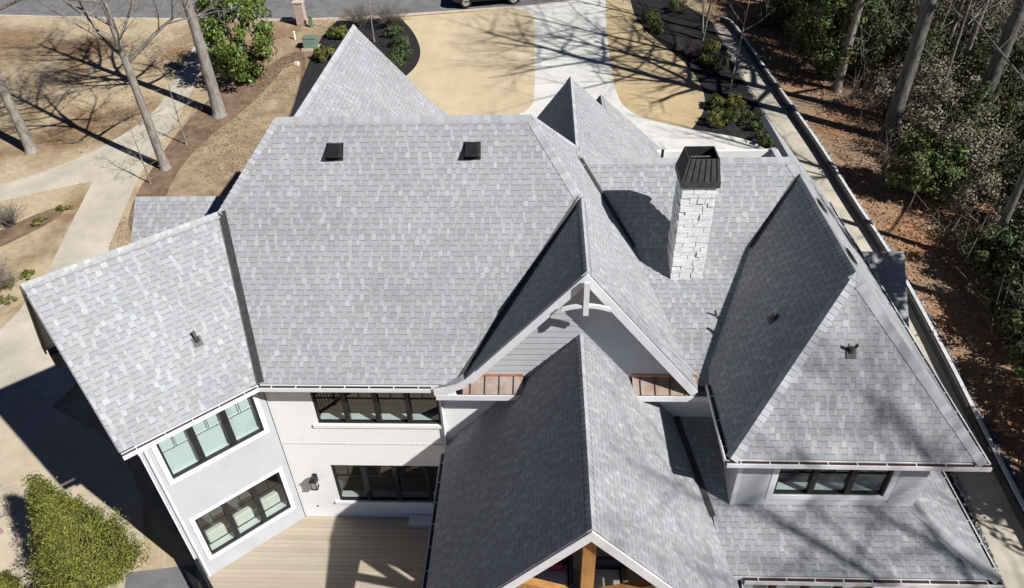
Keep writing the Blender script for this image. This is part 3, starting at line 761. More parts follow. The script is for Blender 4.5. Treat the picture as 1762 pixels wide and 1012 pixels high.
wall('wall_wing_back', cb-wu*.2, -wu, 3.0, -.6, 6.3, [], 'wall_grey', -wb)
MB().obox(cw+wu*.002-wb*.1+V(0, 0, .6), wu*.03, wb*.12, V(0, 0, 6.2)).build('corner_board', 'trim_white', HOUSE)
mb = MB(); q = WEL-wu*.33; q2 = cw-wu*.12+wb*.06
mb.tube([q+V(0, 0, -.15), V(q.x, q.y, 6.0), V(q2.x, q2.y, 5.75), V(q2.x, q2.y, .1)], .04, 6); mb.build('downspout', 'trim_white', HOUSE)
YW = 13.43; XW0 = -7.50
wallm = wall('wall_main', V(XW0, YW, -.6), (1, 0, 0), 12.2, -.6, 6.22, [(-6.25-XW0, -2.80-XW0, 4.33, 5.74), (-6.25-XW0, -2.50-XW0, .80, 2.52)], 'brick_painted', (0, -1, 0), label='white painted brick wall above the deck')
window(V(XW0, YW, 0), (1, 0, 0), (0, -1, 0), -6.25-XW0, -2.80-XW0, 4.33, 5.74, 4, trim=0, label='dark four light upper window')
window(V(XW0, YW, 0), (1, 0, 0), (0, -1, 0), -6.25-XW0, -2.50-XW0, .80, 2.52, 4, trim=0, label='dark four light lower window')
for i, (x0, x1, z) in enumerate(((-6.4, -2.66, 4.2), (-6.4, -2.4, .69))):
    MB().box(x0, x1, YW-.05, YW-.001, z, z+.11).build('window_ledge', 'brick_painted', HOUSE)
MB().box(-7.42, -2.3, YW-.012, YW-.001, 3.46, 3.50).build('wall_band', 'mortar', HOUSE)
mb = MB(); mb.tube([V(-2.72, 12.93, 6.2), V(-2.72, 13.0, 6.05), V(-2.72, 13.36, 5.8), V(-2.72, 13.38, 0.05)], .035, 6); mb.build('downspout', 'trim_white', HOUSE)
# interior shells so that rooms read as rooms
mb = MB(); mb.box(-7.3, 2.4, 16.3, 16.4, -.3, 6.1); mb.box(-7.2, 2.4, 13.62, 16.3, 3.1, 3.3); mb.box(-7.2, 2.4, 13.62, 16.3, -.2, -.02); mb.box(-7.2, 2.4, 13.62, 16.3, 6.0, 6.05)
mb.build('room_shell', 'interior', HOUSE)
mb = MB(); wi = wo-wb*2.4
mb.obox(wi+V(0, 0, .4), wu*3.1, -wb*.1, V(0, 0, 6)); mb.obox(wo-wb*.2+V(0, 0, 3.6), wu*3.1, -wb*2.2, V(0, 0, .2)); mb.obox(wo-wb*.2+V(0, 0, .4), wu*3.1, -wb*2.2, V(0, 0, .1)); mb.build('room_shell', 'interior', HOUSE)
# right block
sid = wall('wall_right_south', V(4.67, 11.1, 3.9), (1, 0, 0), 4.45, 3.9, 6.3, [(.96, 3.62, 4.50, 5.66)], 'siding_grey', (0, -1, 0), label='grey lap siding wall around the right window')
window(V(4.67, 11.1, 3.9), (1, 0, 0), (0, -1, 0), .96, 3.62, 4.50, 5.66, 3, trim=.15, muntin=True, label='dark three light window in grey siding')
z = 4.0
while z < 6.28:
    for (a, b) in ((4.67, 5.47), (8.45, 9.12)) if z > 4.2 else ((4.67, 9.12),):
        MB().hexa([(a+.01, 11.1-.034, z), (b-.01, 11.1-.034, z), (b-.01, 11.099, z), (a+.01, 11.099, z), (a+.01, 11.1-.004, z+.148), (b-.01, 11.1-.004, z+.148), (b-.01, 11.099, z+.148), (a+.01, 11.099, z+.148)]).build('siding_board', 'siding_grey', sid)
    z += .15
swest = wall('wall_right_west', V(4.672, 13.42, 3.9), (0, -1, 0), 2.32, 3.9, 6.3, [], 'siding_grey', (-1, 0, 0))
z = 4.0
while z < 6.28:
    MB().hexa([(4.672-.034, 11.1, z), (4.672-.034, 13.40, z), (4.671, 13.40, z), (4.671, 11.1, z), (4.672-.004, 11.1, z+.148), (4.672-.004, 13.40, z+.148), (4.671, 13.40, z+.148), (4.671, 11.1, z+.148)]).build('siding_board', 'siding_grey', swest)
    z += .15
wall('wall_right_east', V(9.12, 11.1, 3.0), (0, 1, 0), 15, -.6, 6.3, [], 'siding_grey', (1, 0, 0))
MB().box(4.65, 4.76, 11.06, 11.095, 3.95, 6.2).build('corner_board', 'trim_white', HOUSE)
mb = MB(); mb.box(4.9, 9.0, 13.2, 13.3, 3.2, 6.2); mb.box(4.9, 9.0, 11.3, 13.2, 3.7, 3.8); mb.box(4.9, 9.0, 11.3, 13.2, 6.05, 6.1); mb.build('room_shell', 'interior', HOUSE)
YH = 9.78
wall('wall_low_south', V(4.6, YH, -.6), (1, 0, 0), 5.55, -.6, 3.55, [(.32, 3.5, 1.6, 3.40)], 'brick_painted', (0, -1, 0))
window(V(4.6, YH, -.6), (1, 0, 0), (0, -1, 0), .32, 3.5, 1.6, 3.40, 4, trim=.1, shade=True, label='window strip under the lowest eave')
wall('wall_low_east', V(10.15, YH, -.6), (0, 1, 0), 7.3, -.6, 3.5, [], 'brick_painted', (1, 0, 0))
wall('wall_bay_south', V(9.15, 17.6, -.6), (1, 0, 0), 2.3, -.6, 3.6, [], 'brick_painted', (0, -1, 0))
wall('wall_bay_east', V(11.45, 17.6, -.6), (0, 1, 0), 4.8, -.6, 4.0, [], 'brick_painted', (1, 0, 0))
wall('wall_front', V(-10.6, 26.2, -.6), (1, 0, 0), 20, -.6, 6.2, [], 'brick_painted', (0, 1, 0))
wall('wall_west', V(-10.4, 17.4, -.6), (0, 1, 0), 9, -.6, 6.2, [], 'brick_painted', (-1, 0, 0))
wall('wall_left_porch', V(-12.1, 17.6, -.6), (0, 1, 0), 3.7, -.6, 6.9, [], 'brick_painted', (-1, 0, 0))
wall('wall_left_porch_south', V(-12.1, 17.6, -.6), (1, 0, 0), 1.6, -.6, 6.9, [], 'brick_painted', (0, -1, 0))
wall('wall_front_gable', V(-10.6, 28.1, -.6), (1, 0, 0), 6.5, -.6, 6.4, [], 'brick_painted', (0, 1, 0))
wall('wall_front_gable_side', V(-4.1, 22, -.6), (0, 1, 0), 6.1, -.6, 6.3, [], 'brick_painted', (1, 0, 0))
MB().slab([V(-10.8, 28.1, 6.3), V(-4.1, 28.1, 6.3), V(-7.42, 28.1, 10.3)], .12, V(0, 1, 0)).build('wall_front_peak', 'siding_grey', HOUSE)
MB().slab([V(-1.6, 23.8, 6.3), V(4.8, 23.8, 6.3), V(XC, 23.8, 9.8)], .12, V(0, 1, 0)).build('wall_entry_peak', 'siding_grey', HOUSE)

# ---- central gable face: lap boards, pent roofs, bracket
YG = 13.39
gf = MB().slab([V(-2.2, YG, 6.26), V(4.0, YG, 6.26), V(XG, YG, 9.75)], .05, V(0, -1, 0)).build('gable_wall', 'siding_grey', HOUSE); gf['label'] = 'recessed grey gable wall with lap boards'
z = 6.28
while z < 9.2:
    l = lambda zz: XG-(9.72-zz)/T*.99
    r = lambda zz: XG+(9.72-zz)/TE*1.02
    za, zb = z, z+.188
    MB().hexa([(l(zb), YG-.024, za), (r(zb), YG-.024, za), (r(zb), YG-.001, za), (l(zb), YG-.001, za), (l(zb), YG-.006, zb), (r(zb), YG-.006, zb), (r(zb), YG-.001, zb), (l(zb), YG-.001, zb)]).build('lap_board', 'siding_grey', gf)
    z += .19
for (xa, xb) in ((-2.05, -.50), (2.30, 3.95)):
    m = MB(); m.slab([V(xa, YG-.03, 6.29), V(xb, YG-.03, 6.29), V(xb, YGF-.02, 6.05), V(xa, YGF-.02, 6.05)], .03, V(0, -.5, .9).normalized())
    p = m.build('pent_roof', 'copper', HOUSE); p['label'] = 'copper standing seam pent roof under the gable'
    MB().box(xa, xb, YG-.05, YG-.025, 6.28, 6.36).build('flashing', 'copper_bright', p)
    x = xa+.2
    while x < xb:
        MB().hexa([(x-.008, YGF-.025, 6.05), (x+.008, YGF-.025, 6.05), (x+.008, YG-.03, 6.29), (x-.008, YG-.03, 6.29), (x-.008, YGF-.025, 6.085), (x+.008, YGF-.025, 6.085), (x+.008, YG-.03, 6.325), (x-.008, YG-.03, 6.325)]).build('seam', 'metal_dark', p)
        x += .37
for (xa, xb) in ((-2.74, -.42), (2.38, 4.22)):
    MB().box(xa, xb, YGF-.055, YGF-.02, 5.86, 6.03).build('fascia', 'trim_white', HOUSE)
    MB().box(xa, xb, YGF-.02, YW-.001, 5.86, 5.89).build('soffit', 'trim_white', HOUSE)
m = MB(); m.box(XG-.062, XG+.062, 12.72, 12.84, 8.84, 9.75); br = m.build('gable_bracket', 'trim_white', HOUSE)
m = MB(); N = 12
for i in range(N):
    a, b = -1+2*i/N, -1+2*(i+1)/N; xa, xb = XG+a*.56, XG+b*.56; za, zb = 9.05-.12*a*a, 9.05-.12*b*b
    m.hexa([(xa, 12.74, za), (xb, 12.74, zb), (xb, 12.82, zb), (xa, 12.82, za), (xa, 12.74, za+.085), (xb, 12.74, zb+.085), (xb, 12.82, zb+.085), (xa, 12.82, za+.085)])
m.build('bracket_arch', 'trim_white', br)

# ---- porch truss, posts
tr = MB().box(XP-.13, XP+.13, 8.02, 8.24, 4.6, ZP-.3).build('king_post', 'cedar', HOUSE); tr['label'] = 'orange cedar king post of the porch gable'
for sgn in (-1, 1):
    MB().beam((XP+sgn*.12, 8.13, 4.95), (XP+sgn*1.75, 8.13, 5.62), .18, .2).build('strut', 'cedar', tr)
    MB().beam((XP+sgn*.12, 8.13, ZP-.35), (XP+sgn*3.3, 8.13, ZP-.35-3.18*T), .2, .2).build('rafter', 'cedar', tr)
MB().box(PW+.25, PE-.25, 8.02, 8.24, 3.35, 3.6).build('tie_beam', 'cedar', tr)
for (x, y) in ((-2.35, 8.13), (4.2, 8.13), (-2.35, 10.7)):
    MB().box(x-.14, x+.14, y-.14, y+.14, -.4, 3.5).build('porch_post', 'cedar', HOUSE)
for x in (-2.35, 4.2): MB().box(x-.1, x+.1, 8.3, 13.4, 3.3, 3.55).build('eave_beam', 'cedar', HOUSE)
# ---- chimney
cx0, cx1, cy0, cy1 = 3.475, 4.32, 15.84, 16.72
ch = MB().box(cx0+.05, cx1-.05, cy0+.05, cy1-.05, 6.3, 10.42).build('chimney', 'mortar', HOUSE); ch['label'] = 'tall white stone chimney with black metal cap'
crn = random.Random(5)
z = 7.0 if False else 6.6
while z < 10.38:
    h = min(crn.choice((.09, .12, .15, .19)), 10.41-z)
    for (o, u, n, L) in ((V(cx0, cy0, 0), V(1, 0, 0), V(0, -1, 0), cx1-cx0), (V(cx0, cy1, 0), V(0, -1, 0), V(-1, 0, 0), cy1-cy0), (V(cx1, cy0, 0), V(0, 1, 0), V(1, 0, 0), cy1-cy0), (V(cx1, cy1, 0), V(-1, 0, 0), V(0, 1, 0), cx1-cx0)):
        x = 0.0
        while x < L-.001:
            w = crn.uniform(.14, .4)
            if x+w > L-.12: w = L-x
            pr_ = crn.uniform(-.012, .022)
            g = .006
            a, b, c, d = x+g, x+w-g, z+g, z+h-g
            j = lambda: crn.uniform(-.008, .008)
            base = [o+u*a+V(0, 0, c)-n*.06, o+u*b+V(0, 0, c)-n*.06, o+u*b+V(0, 0, d)-n*.06, o+u*a+V(0, 0, d)-n*.06]
            top = [o+u*(a+j())+V(0, 0, c+j())+n*(pr_+j()), o+u*(b+j())+V(0, 0, c+j())+n*(pr_+j()), o+u*(b+j())+V(0, 0, d+j())+n*(pr_+j()), o+u*(a+j())+V(0, 0, d+j())+n*(pr_+j())]
            MB().hexa(base+top).build('stone', 'stone_white', ch)
            x += w
    z += h
def frustum(m, x0, x1, y0, y1, z0, X0, X1, Y0, Y1, z1, th=.02):
    a = [(x0, y0, z0), (x1, y0, z0), (x1, y1, z0), (x0, y1, z0)]; b = [(X0, Y0, z1), (X1, Y0, z1), (X1, Y1, z1), (X0, Y1, z1)]
    ai = [(x0+th, y0+th, z0), (x1-th, y0+th, z0), (x1-th, y1-th, z0), (x0+th, y1-th, z0)]; bi = [(X0+th, Y0+th, z1), (X1-th, Y0+th, z1), (X1-th, Y1-th, z1), (X0+th, Y1-th, z1)]
    for i in range(4):
        j = (i+1) % 4
        m.poly([a[i], a[j], b[j], b[i]]); m.poly([ai[j], ai[i], bi[i], bi[j]]); m.poly([b[i], b[j], bi[j], bi[i]]); m.poly([a[j], a[i], ai[i], ai[j]])
m = MB(); frustum(m, cx0-.06, cx1+.06, cy0-.06, cy1+.06, 10.40, cx0-.06, cx1+.06, cy0-.06, cy1+.06, 10.58)
capo = m.build('chimney_cap', 'metal_dark', ch); capo['label'] = 'dark metal chimney cap, open at the top'
m = MB(); frustum(m, cx0-.05, cx1+.05, cy0-.05, cy1+.05, 10.581, cx0+.08, cx1-.03, cy0+.09, cy1-.09, 11.12)
m.build('cap_shroud', 'metal_dark', ch)
m = MB()
for i in range(6):
    t = (i+.5)/6
    xa = cx0-.05+(cx1-cx0+.1)*t; xb = cx0+.08+(cx1-cx0-.11)*t
    m.beam((xa, cy0-.055, 10.59), (xb, cy0+.085, 11.12), .018, .02, (0, -1, 0))
    ya = cy0-.05+(cy1-cy0+.1)*t; yb = cy0+.09+(cy1-cy0-.18)*t
    m.beam((cx0-.055, ya, 10.59), (cx0+.075, yb, 11.12), .018, .02, (-1, 0, 0)); m.beam((cx1+.055, ya, 10.59), (cx1-.025, yb, 11.12), .018, .02, (1, 0, 0))
m.build('cap_ribs', 'metal_black', ch)
MB().box(cx0+.02, cx1-.02, cy0+.02, cy1-.02, 10.5, 10.53).build('cap_floor', 'metal_black', ch)
MB().tube([(cx0+.2, cy0+.5, 10.98), (cx1-.15, cy0+.5, 10.98)], .022, 8).build('damper_bar', 'metal_steel', ch)
MB().tube([(cx0+.43, cy0+.45, 10.53), (cx0+.43, cy0+.45, 10.85)], .13, 12).build('flue', 'metal_black', ch)
# ---- roof fittings
def box_vent(p, n, down, k=1.0):
    p, n, d = Vector(p), Vector(n), Vector(down); u = n.cross(d).normalized(); w = .17*k
    m = MB(); m.obox(p-u*(w+.03)-d*.22+n*.022, u*(2*w+.06), d*.46, n*.012)
    o = m.build('roof_vent', 'metal_black', HOUSE)
    a, b, hh = p-d*.2+n*.035, p+d*.19+n*.035, .2*k
    MB().hexa([a-u*w, a+u*w, b+u*w, b-u*w, a-u*w*.85+n*.06, a+u*w*.85+n*.06, b+u*w*.95+n*hh, b-u*w*.95+n*hh] if u.cross(b-a).dot(n) > 0 else [a+u*w, a-u*w, b-u*w, b+u*w, a+u*w*.85+n*.06, a-u*w*.85+n*.06, b-u*w*.95+n*hh, b+u*w*.95+n*hh]).build('hood', 'metal_black', o, bevel=.015)
dS = (nS*nS.z-V(0, 0, 1)).normalized()
for x in (-5.42, -1.82): box_vent((x, 16.97, 11.56-(17.57-16.97)*T), nS, dS, 1.12)
def plane_z(p0, n, x, y): return p0.z-(n.x*(x-p0.x)+n.y*(y-p0.y))/n.z
dE_ = (nFE*nFE.z-V(0, 0, 1)).normalized()
for (x, y) in ((7.62, 17.3), (7.62, 14.9)):
    p_ = V(x, y, plane_z(FA, nFE, x, y)); u_ = nFE.cross(dE_)
    ov = MB().obox(p_-u_*.22-dE_*.2+nFE*.022, u_*.44, dE_*.4, nFE*.014).build('roof_vent', 'metal_dark', HOUSE)
    MB().obox(p_-u_*.18-dE_*.16+nFE*.036, u_*.36, dE_*.3, nFE*.035).build('hood', 'metal_dark', ov, bevel=.012)
def pipe_vent(p, n, style=0):
    p, n = Vector(p), Vector(n); d = (n*n.z-V(0, 0, 1)).normalized(); u = n.cross(d)
    o = MB().obox(p-u*.11-d*.13+n*.02, u*.22, d*.27, n*.012).build('plumbing_vent', 'metal_dark', HOUSE)
    MB().tube([p+V(0, 0, .02), p+V(0, 0, .16)], [.075, .05], 10).build('boot', 'metal_dark', o)
    if style == 1:
        for s_ in (-1, 1): MB().obox(p+V(0, 0, .10)+u*s_*.012-d*.04, u*s_*.085+V(0, 0, .13), d*.07, u*s_*.018+V(0, 0, -.014)).build('flap', 'metal_dark', o)
    else:
        MB().tube([p+V(0, 0, .1), p+V(0, 0, .34)], .035, 10).build('pipe', 'metal_steel', o)
def on_wing(x, y): return WV.z-(nWing.x*(x-WV.x)+nWing.y*(y-WV.y))/nWing.z
pipe_vent((-8.66, 13.24, on_wing(-8.66, 13.24)), nWing)
pipe_vent((5.66, 13.76, plane_z(FA, nFW, 5.66, 13.76)), nFW)
pipe_vent((6.97, 12.27, plane_z(FA, nFS, 6.97, 12.27)), nFS, 1)
MB().tube([(3.35, 18.42, 9.9), (3.35, 18.42, 10.12)], .04, 8).build('plumbing_vent', 'metal_black', HOUSE)
MB().tube([(4.62, 14.9, 7.0), (4.55, 14.87, 7.25)], .025, 8).build('plumbing_vent', 'metal_dark', HOUSE)
# ---- wall lantern
ln = MB().box(-6.86, -6.74, YW-.03, YW-.001, 1.80, 2.12).build('wall_lantern', 'metal_black', HOUSE); ln['label'] = 'black wall lantern on the white brick'
MB().beam((-6.8, YW-.03, 2.08), (-6.8, YW-.2, 2.12), .025, .025).build('arm', 'metal_black', ln)
m = MB()
for sx in (-.085, .075):
    for sy in (-.29, -.13): m.box(-6.8+sx, -6.8+sx+.012, YW+sy, YW+sy+.012, 1.72, 2.06)
m.box(-6.9, -6.70, YW-.30, YW-.11, 1.70, 1.725)
m.faces([(-6.92, YW-.32, 2.06), (-6.68, YW-.32, 2.06), (-6.68, YW-.09, 2.06), (-6.92, YW-.09, 2.06), (-6.8, YW-.2, 2.2)], [(3, 2, 1, 0), (0, 1, 4), (1, 2, 4), (2, 3, 4), (3, 0, 4)])
m.build('lantern_cage', 'metal_black', ln)
MB().box(-6.87, -6.73, YW-.275, YW-.135, 1.73, 2.05).build('lantern_glass', 'lamp_glass', ln)
MB().box(-7.02, -6.98, YW-.02, YW-.001, .5, .56).build('hose_tap', 'metal_dark', HOUSE)

# ---- deck
dk = empty('deck', (-5, 11, -.4), 'tan composite board deck in the corner below the white wall', 'deck')
drn = random.Random(9)
DECK = [(wo+wu*3.23+wb*.002).to_2d()[:], (XW0+.05, YW-.005), (4.5, YW-.005), (4.5, 6.0), (-5.5, 6.0)]
DECK = [tuple(p) for p in DECK]
ar = sum(DECK[i][0]*DECK[(i+1) % 5][1]-DECK[(i+1) % 5][0]*DECK[i][1] for i in range(5))
DQ = DECK if ar > 0 else DECK[::-1]
DHP = [(-(DQ[(i+1) % 5][1]-DQ[i][1]), DQ[(i+1) % 5][0]-DQ[i][0], (DQ[(i+1) % 5][1]-DQ[i][1])*DQ[i][0]-(DQ[(i+1) % 5][0]-DQ[i][0])*DQ[i][1]) for i in range(5)]
y = YW-.008
while y > 6.1:
    pl = clip([(-12, y-.137), (6, y-.137), (6, y), (-12, y)], DHP)
    if len(pl) >= 3:
        g = drn.uniform(.9, 1.08); m = MB().tone((g, g*drn.uniform(.98, 1.01), g)); m.slab([V(p[0], p[1], 0) for p in pl], .03, V(0, 0, 1)); m.build('deck_board', 'deck_board', dk)
    y -= .143
m = MB(); m.slab([V(p[0]*.995-.02, p[1]-.02, -.045) for p in DECK], .3, V(0, 0, 1)); m.build('joist_frame', 'wood_grey', dk)
# railing
rl = empty('deck_railing', (-9.8, 11.2, 0), 'black metal railing on the left edge of the deck', 'railing')
ra, rb = cw+wb*.04, cw+wb*5.2; ra.z = rb.z = 0
d = (rb-ra).normalized(); L = (rb-ra).length
MB().beam(ra+V(0, 0, 1.02), rb+V(0, 0, 1.02), .09, .05).build('top_rail', 'metal_black', rl); MB().beam(ra+V(0, 0, .1), rb+V(0, 0, .1), .05, .05).build('bottom_rail', 'metal_black', rl)
i = 0
while i*.11 < L:
    p = ra+d*(i*.11); big = i % 15 == 0
    MB().beam(p+V(0, 0, 0 if big else .13), p+V(0, 0, 1.06 if big else .99), .08 if big else .02, .08 if big else .02).build('post' if big else 'baluster', 'metal_black', rl); i += 1
st = MB().box(-4.15, -3.2, 13.05, 13.40, .005, .16).build('step', 'plastic_white', loc=None); tag(st, 'low white step against the wall below the lower window', 'step')
# ------------------------------------------------------------------ vegetation
def bare_tree(name, x, y, h, r0, label, seed, group=None, bark='bark_grey', first=.35, lean=(0, 0), fine=1.0, stems=1, spread=1.0, cat='tree'):
    r = random.Random(seed); z0 = gzl(y)-.05
    root = empty(name, (x, y, z0), label, cat, group)
    tm, cm = MB(), MB()
    def branch(p, d, L, rad, depth):
        k = 4 if depth < 2 else 3; pts = [p]; rads = [rad]; q = p.copy(); dd = d.copy()
        for i in range(k):
            dd = (dd+V(r.uniform(-1, 1), r.uniform(-1, 1), r.uniform(-.3, .75))*.16).normalized()
            q = q+dd*(L/k); pts.append(q.copy()); rads.append(max(.004, rad*(1-.62*(i+1)/k)))
        (tm if depth == 1 and rad > .03 else cm).tube(pts, rads, 6 if depth == 1 else 4 if rad > .015 else 3, cap=False)
        if depth >= 4 or L < .35: return
        n = r.randint(3, 5) if depth < 3 else r.randint(2, 4)
        n = max(1, int(n*fine))
        for _ in range(n):
            t = r.uniform(.3, 1.0); i = min(int(t*k), k-1); f = t*k-i
            bp = pts[i].lerp(pts[i+1], f); br = rads[i]+(rads[i+1]-rads[i])*f
            ax = V(r.uniform(-1, 1), r.uniform(-1, 1), r.uniform(-.25, .6)).normalized()
            nd = (dd*.75+ax*.75*spread).normalized()
            branch(bp, nd, L*r.uniform(.42, .68), max(.005, br*r.uniform(.45, .68)), depth+1)
    for s in range(stems):
        ang = 6.28*s/max(1, stems)+r.random(); dv = V(lean[0], lean[1], 1)
        if stems > 1: dv = dv+V(math.cos(ang), math.sin(ang), 0)*.16
        n = 11; p = V(x, y, z0); pts = [p.copy()]; rads = [r0*1.45]
        wob = V(0, 0, 0)
        for i in range(n):
            wob = wob*.7+V(r.uniform(-1, 1), r.uniform(-1, 1), 0)*.022
            p = p+(dv.normalized()+wob)*(h/n)
            pts.append(p.copy()); t = (i+1)/n; rads.append(max(.015, r0*(1-.80*t)))
        pts.insert(1, pts[0].lerp(pts[1], .18)); rads.insert(1, r0*1.08)
        tm.tube(pts, rads, 10 if r0 > .1 else 7, cap=False)
        nb = int((8+h*.55)*fine)
        for i in range(nb):
            t = first+(1-first)*(i+r.random())/nb; j = min(int(t*n), n-1); f = t*n-j
            bp = pts[j+1].lerp(pts[min(j+2, n+1)], f); br = rads[j+1]
            a = i*2.4+r.uniform(-.5, .5)
            dd = V(math.cos(a), math.sin(a), r.uniform(.25, .95)).normalized()
            branch(bp, dd, h*r.uniform(.16, .30)*spread*(1.15-t*.55), br*r.uniform(.35, .6), 1)
    tm.build('trunk', bark, root, smooth=True); cm.build('crown', 'twig' if bark != 'bark_grey' else 'bark_grey', root)
    return root

def leaf_mesh(name, centers, nrm, size, mat_, parent, seed, tones=(.55, 1.35), aspect=.5, droop=0):
    g = np.random.default_rng(seed); n = len(centers)
    c = np.asarray(centers); nn = np.asarray(nrm)+g.normal(0, .55, (n, 3)); nn /= np.linalg.norm(nn, axis=1)[:, None]+1e-9
    a = np.cross(nn, g.normal(0, 1, (n, 3))); a /= np.linalg.norm(a, axis=1)[:, None]+1e-9
    if droop: a[:, 2] -= droop; a /= np.linalg.norm(a, axis=1)[:, None]
    b = np.cross(nn, a); b /= np.linalg.norm(b, axis=1)[:, None]+1e-9
    s = (size*g.uniform(.6, 1.3, n))[:, None]
    v = np.stack([c-a*s*.5, c+b*s*aspect*.5+nn*s*.08, c+a*s*.5, c-b*s*aspect*.5+nn*s*.08], 1).reshape(-1, 3)
    v -= np.array(root_loc(parent))
    me = bpy.data.meshes.new(name); me.vertices.add(4*n); me.vertices.foreach_set('co', v.ravel())
    me.loops.add(4*n); me.loops.foreach_set('vertex_index', np.arange(4*n)); me.polygons.add(n)
    me.polygons.foreach_set('loop_start', np.arange(n)*4); me.polygons.foreach_set('loop_total', np.full(n, 4))
    me.update(); me.validate()
    t = g.uniform(tones[0], tones[1], n); w = g.uniform(-.12, .12, n)
    col = np.stack([t*(1+w), t, t*(1-w), np.ones(n)], 1); col = np.repeat(col, 4, 0)
    at = me.color_attributes.new('tone', 'FLOAT_COLOR', 'CORNER'); at.data.foreach_set('color', col.ravel())
    me.materials.append(MATS[mat_]); o = bpy.data.objects.new(name, me); COL.objects.link(o); o.parent = parent
    return o
def clump_points(g, cx, cy, cz, rx, ry, rz, nclump, per, cr, shell=.55):
    P, N = [], []
    for i in range(nclump):
        d = g.normal(0, 1, 3); d /= np.linalg.norm(d)
        rr = shell+(1-shell)*g.random()**.5
        c = np.array([d[0]*rx, d[1]*ry, d[2]*rz])*rr*g.uniform(.82, 1.12)
        k = int(per*g.uniform(.6, 1.4)); q = g.normal(0, 1, (k, 3)); q /= np.linalg.norm(q, axis=1)[:, None]
        rad = cr*g.uniform(.55, 1.35)*g.random((k, 1))**.4
        P.append(np.array([cx, cy, cz])+c+q*rad*np.array([1, 1, .8])); N.append(q*.7+d*.6+np.array([0, 0, .35]))
    return np.concatenate(P), np.concatenate(N)
def shrub(name, x, y, h, r, label, seed, m_='leaf_mid', group=None, n=26, per=60, leaf=.09, cr=None, cat='shrub', stem=.03, base=None, tones=(.55, 1.4), shell=.5, aspect=.5):
    g = np.random.default_rng(seed); z = gzl(y) if base is None else base
    root = empty(name, (x, y, z), label, cat, group)
    P, N = clump_points(g, x, y, z+h*.55, r, r*g.uniform(.85, 1.1), h*.5, n, per, cr or r*.32, shell)
    ok = P[:, 2] > z+.02
    leaf_mesh('foliage', P[ok], N[ok], leaf, m_, root, seed+1, tones=tones, aspect=aspect)
    m = MB()
    for k in range(5):
        a = 6.28*k/5+g.random(); rr = r*g.uniform(.3, .8)
        m.tube([(x+.03*math.cos(a), y+.03*math.sin(a), z-.05), (x+rr*.4*math.cos(a), y+rr*.4*math.sin(a), z+h*.35), (x+rr*math.cos(a), y+rr*math.sin(a), z+h*.75)], [stem, stem*.7, stem*.3], 5, cap=False)
    m.build('stem', 'bark_dark', root)
    return root
def wispy(name, x, y, h, r, label, seed, m_='leaf_dry', n=60, group=None):
    """leafless or dry shrub of thin upright twigs"""
    rr = random.Random(seed); z = gzl(y); root = empty(name, (x, y, z), label, 'shrub', group); m = MB(); P, N = [], []
    for k in range(n):
        a = rr.random()*6.28; t = rr.random()**.5; e = V(x+math.cos(a)*r*t, y+math.sin(a)*r*t, z+h*rr.uniform(.5, 1.05)*(1-.3*t))
        mid = V(x, y, z).lerp(e, .5)+V(rr.uniform(-.1, .1), rr.uniform(-.1, .1), .12*h)
        m.tube([(x+rr.uniform(-.1, .1)*r, y+rr.uniform(-.1, .1)*r, z-.03), mid, e], [.014, .009, .004], 3, cap=False)
        for _ in range(7):
            f = mid.lerp(e, rr.random()); P.append((f.x+rr.uniform(-.12, .12), f.y+rr.uniform(-.12, .12), f.z+rr.uniform(-.08, .12))); N.append((rr.uniform(-1, 1), rr.uniform(-1, 1), 1))
            m.tube([f, f+V(rr.uniform(-1, 1), rr.uniform(-1, 1), rr.uniform(0, 1))*.22*r], [.005, .003], 3, cap=False)
    m.build('twigs', 'twig', root); leaf_mesh('foliage', P, N, .07, m_, root, seed)
    return root
def conifer(name, x, y, h, r, label, seed, m_='leaf_cypress', n=9000, leaf=.13, group=None, base=None):
    g = np.random.default_rng(seed); z = gzl(y) if base is None else base; root = empty(name, (x, y, z), label, 'tree', group)
    k = 60; nb = int(n/k); P, N = [], []
    for i in range(nb):
        t = 1-math.sqrt(g.random()); a = g.random()*6.283; lump = .82+.16*math.sin(3*a+seed)+.12*math.sin(7*a+9*t)
        prof = r*(1-t)**.95*lump*g.uniform(.72, 1.1)
        tip = np.array([math.cos(a)*prof, math.sin(a)*prof, h*(.05+.9*t)+.42*prof+g.uniform(0, .25)]); s = .35+.65*g.random((k, 1))**.7
        st = np.array([0, 0, h*(.02+.8*t)])
        sp = .07*r*(1.15-s*.75)+.015
        q = st+(tip-st)*s+g.normal(0, 1, (k, 3))*sp
        P.append(q+np.array([x, y, z])); N.append(np.tile(np.array([math.cos(a), math.sin(a), .7]), (k, 1)))
    P, N = np.concatenate(P), np.concatenate(N); ok = P[:, 2] > z+.03
    o = leaf_mesh('crown', P[ok], N[ok], leaf, m_, root, seed+1, tones=(.35, 1.6), aspect=.3, droop=-.6)
    MB().tube([(x, y, z-.1), (x, y, z+h*.5), (x, y, z+h*.93)], [.09, .06, .02], 7).build('trunk', 'bark_dark', root)
    return root

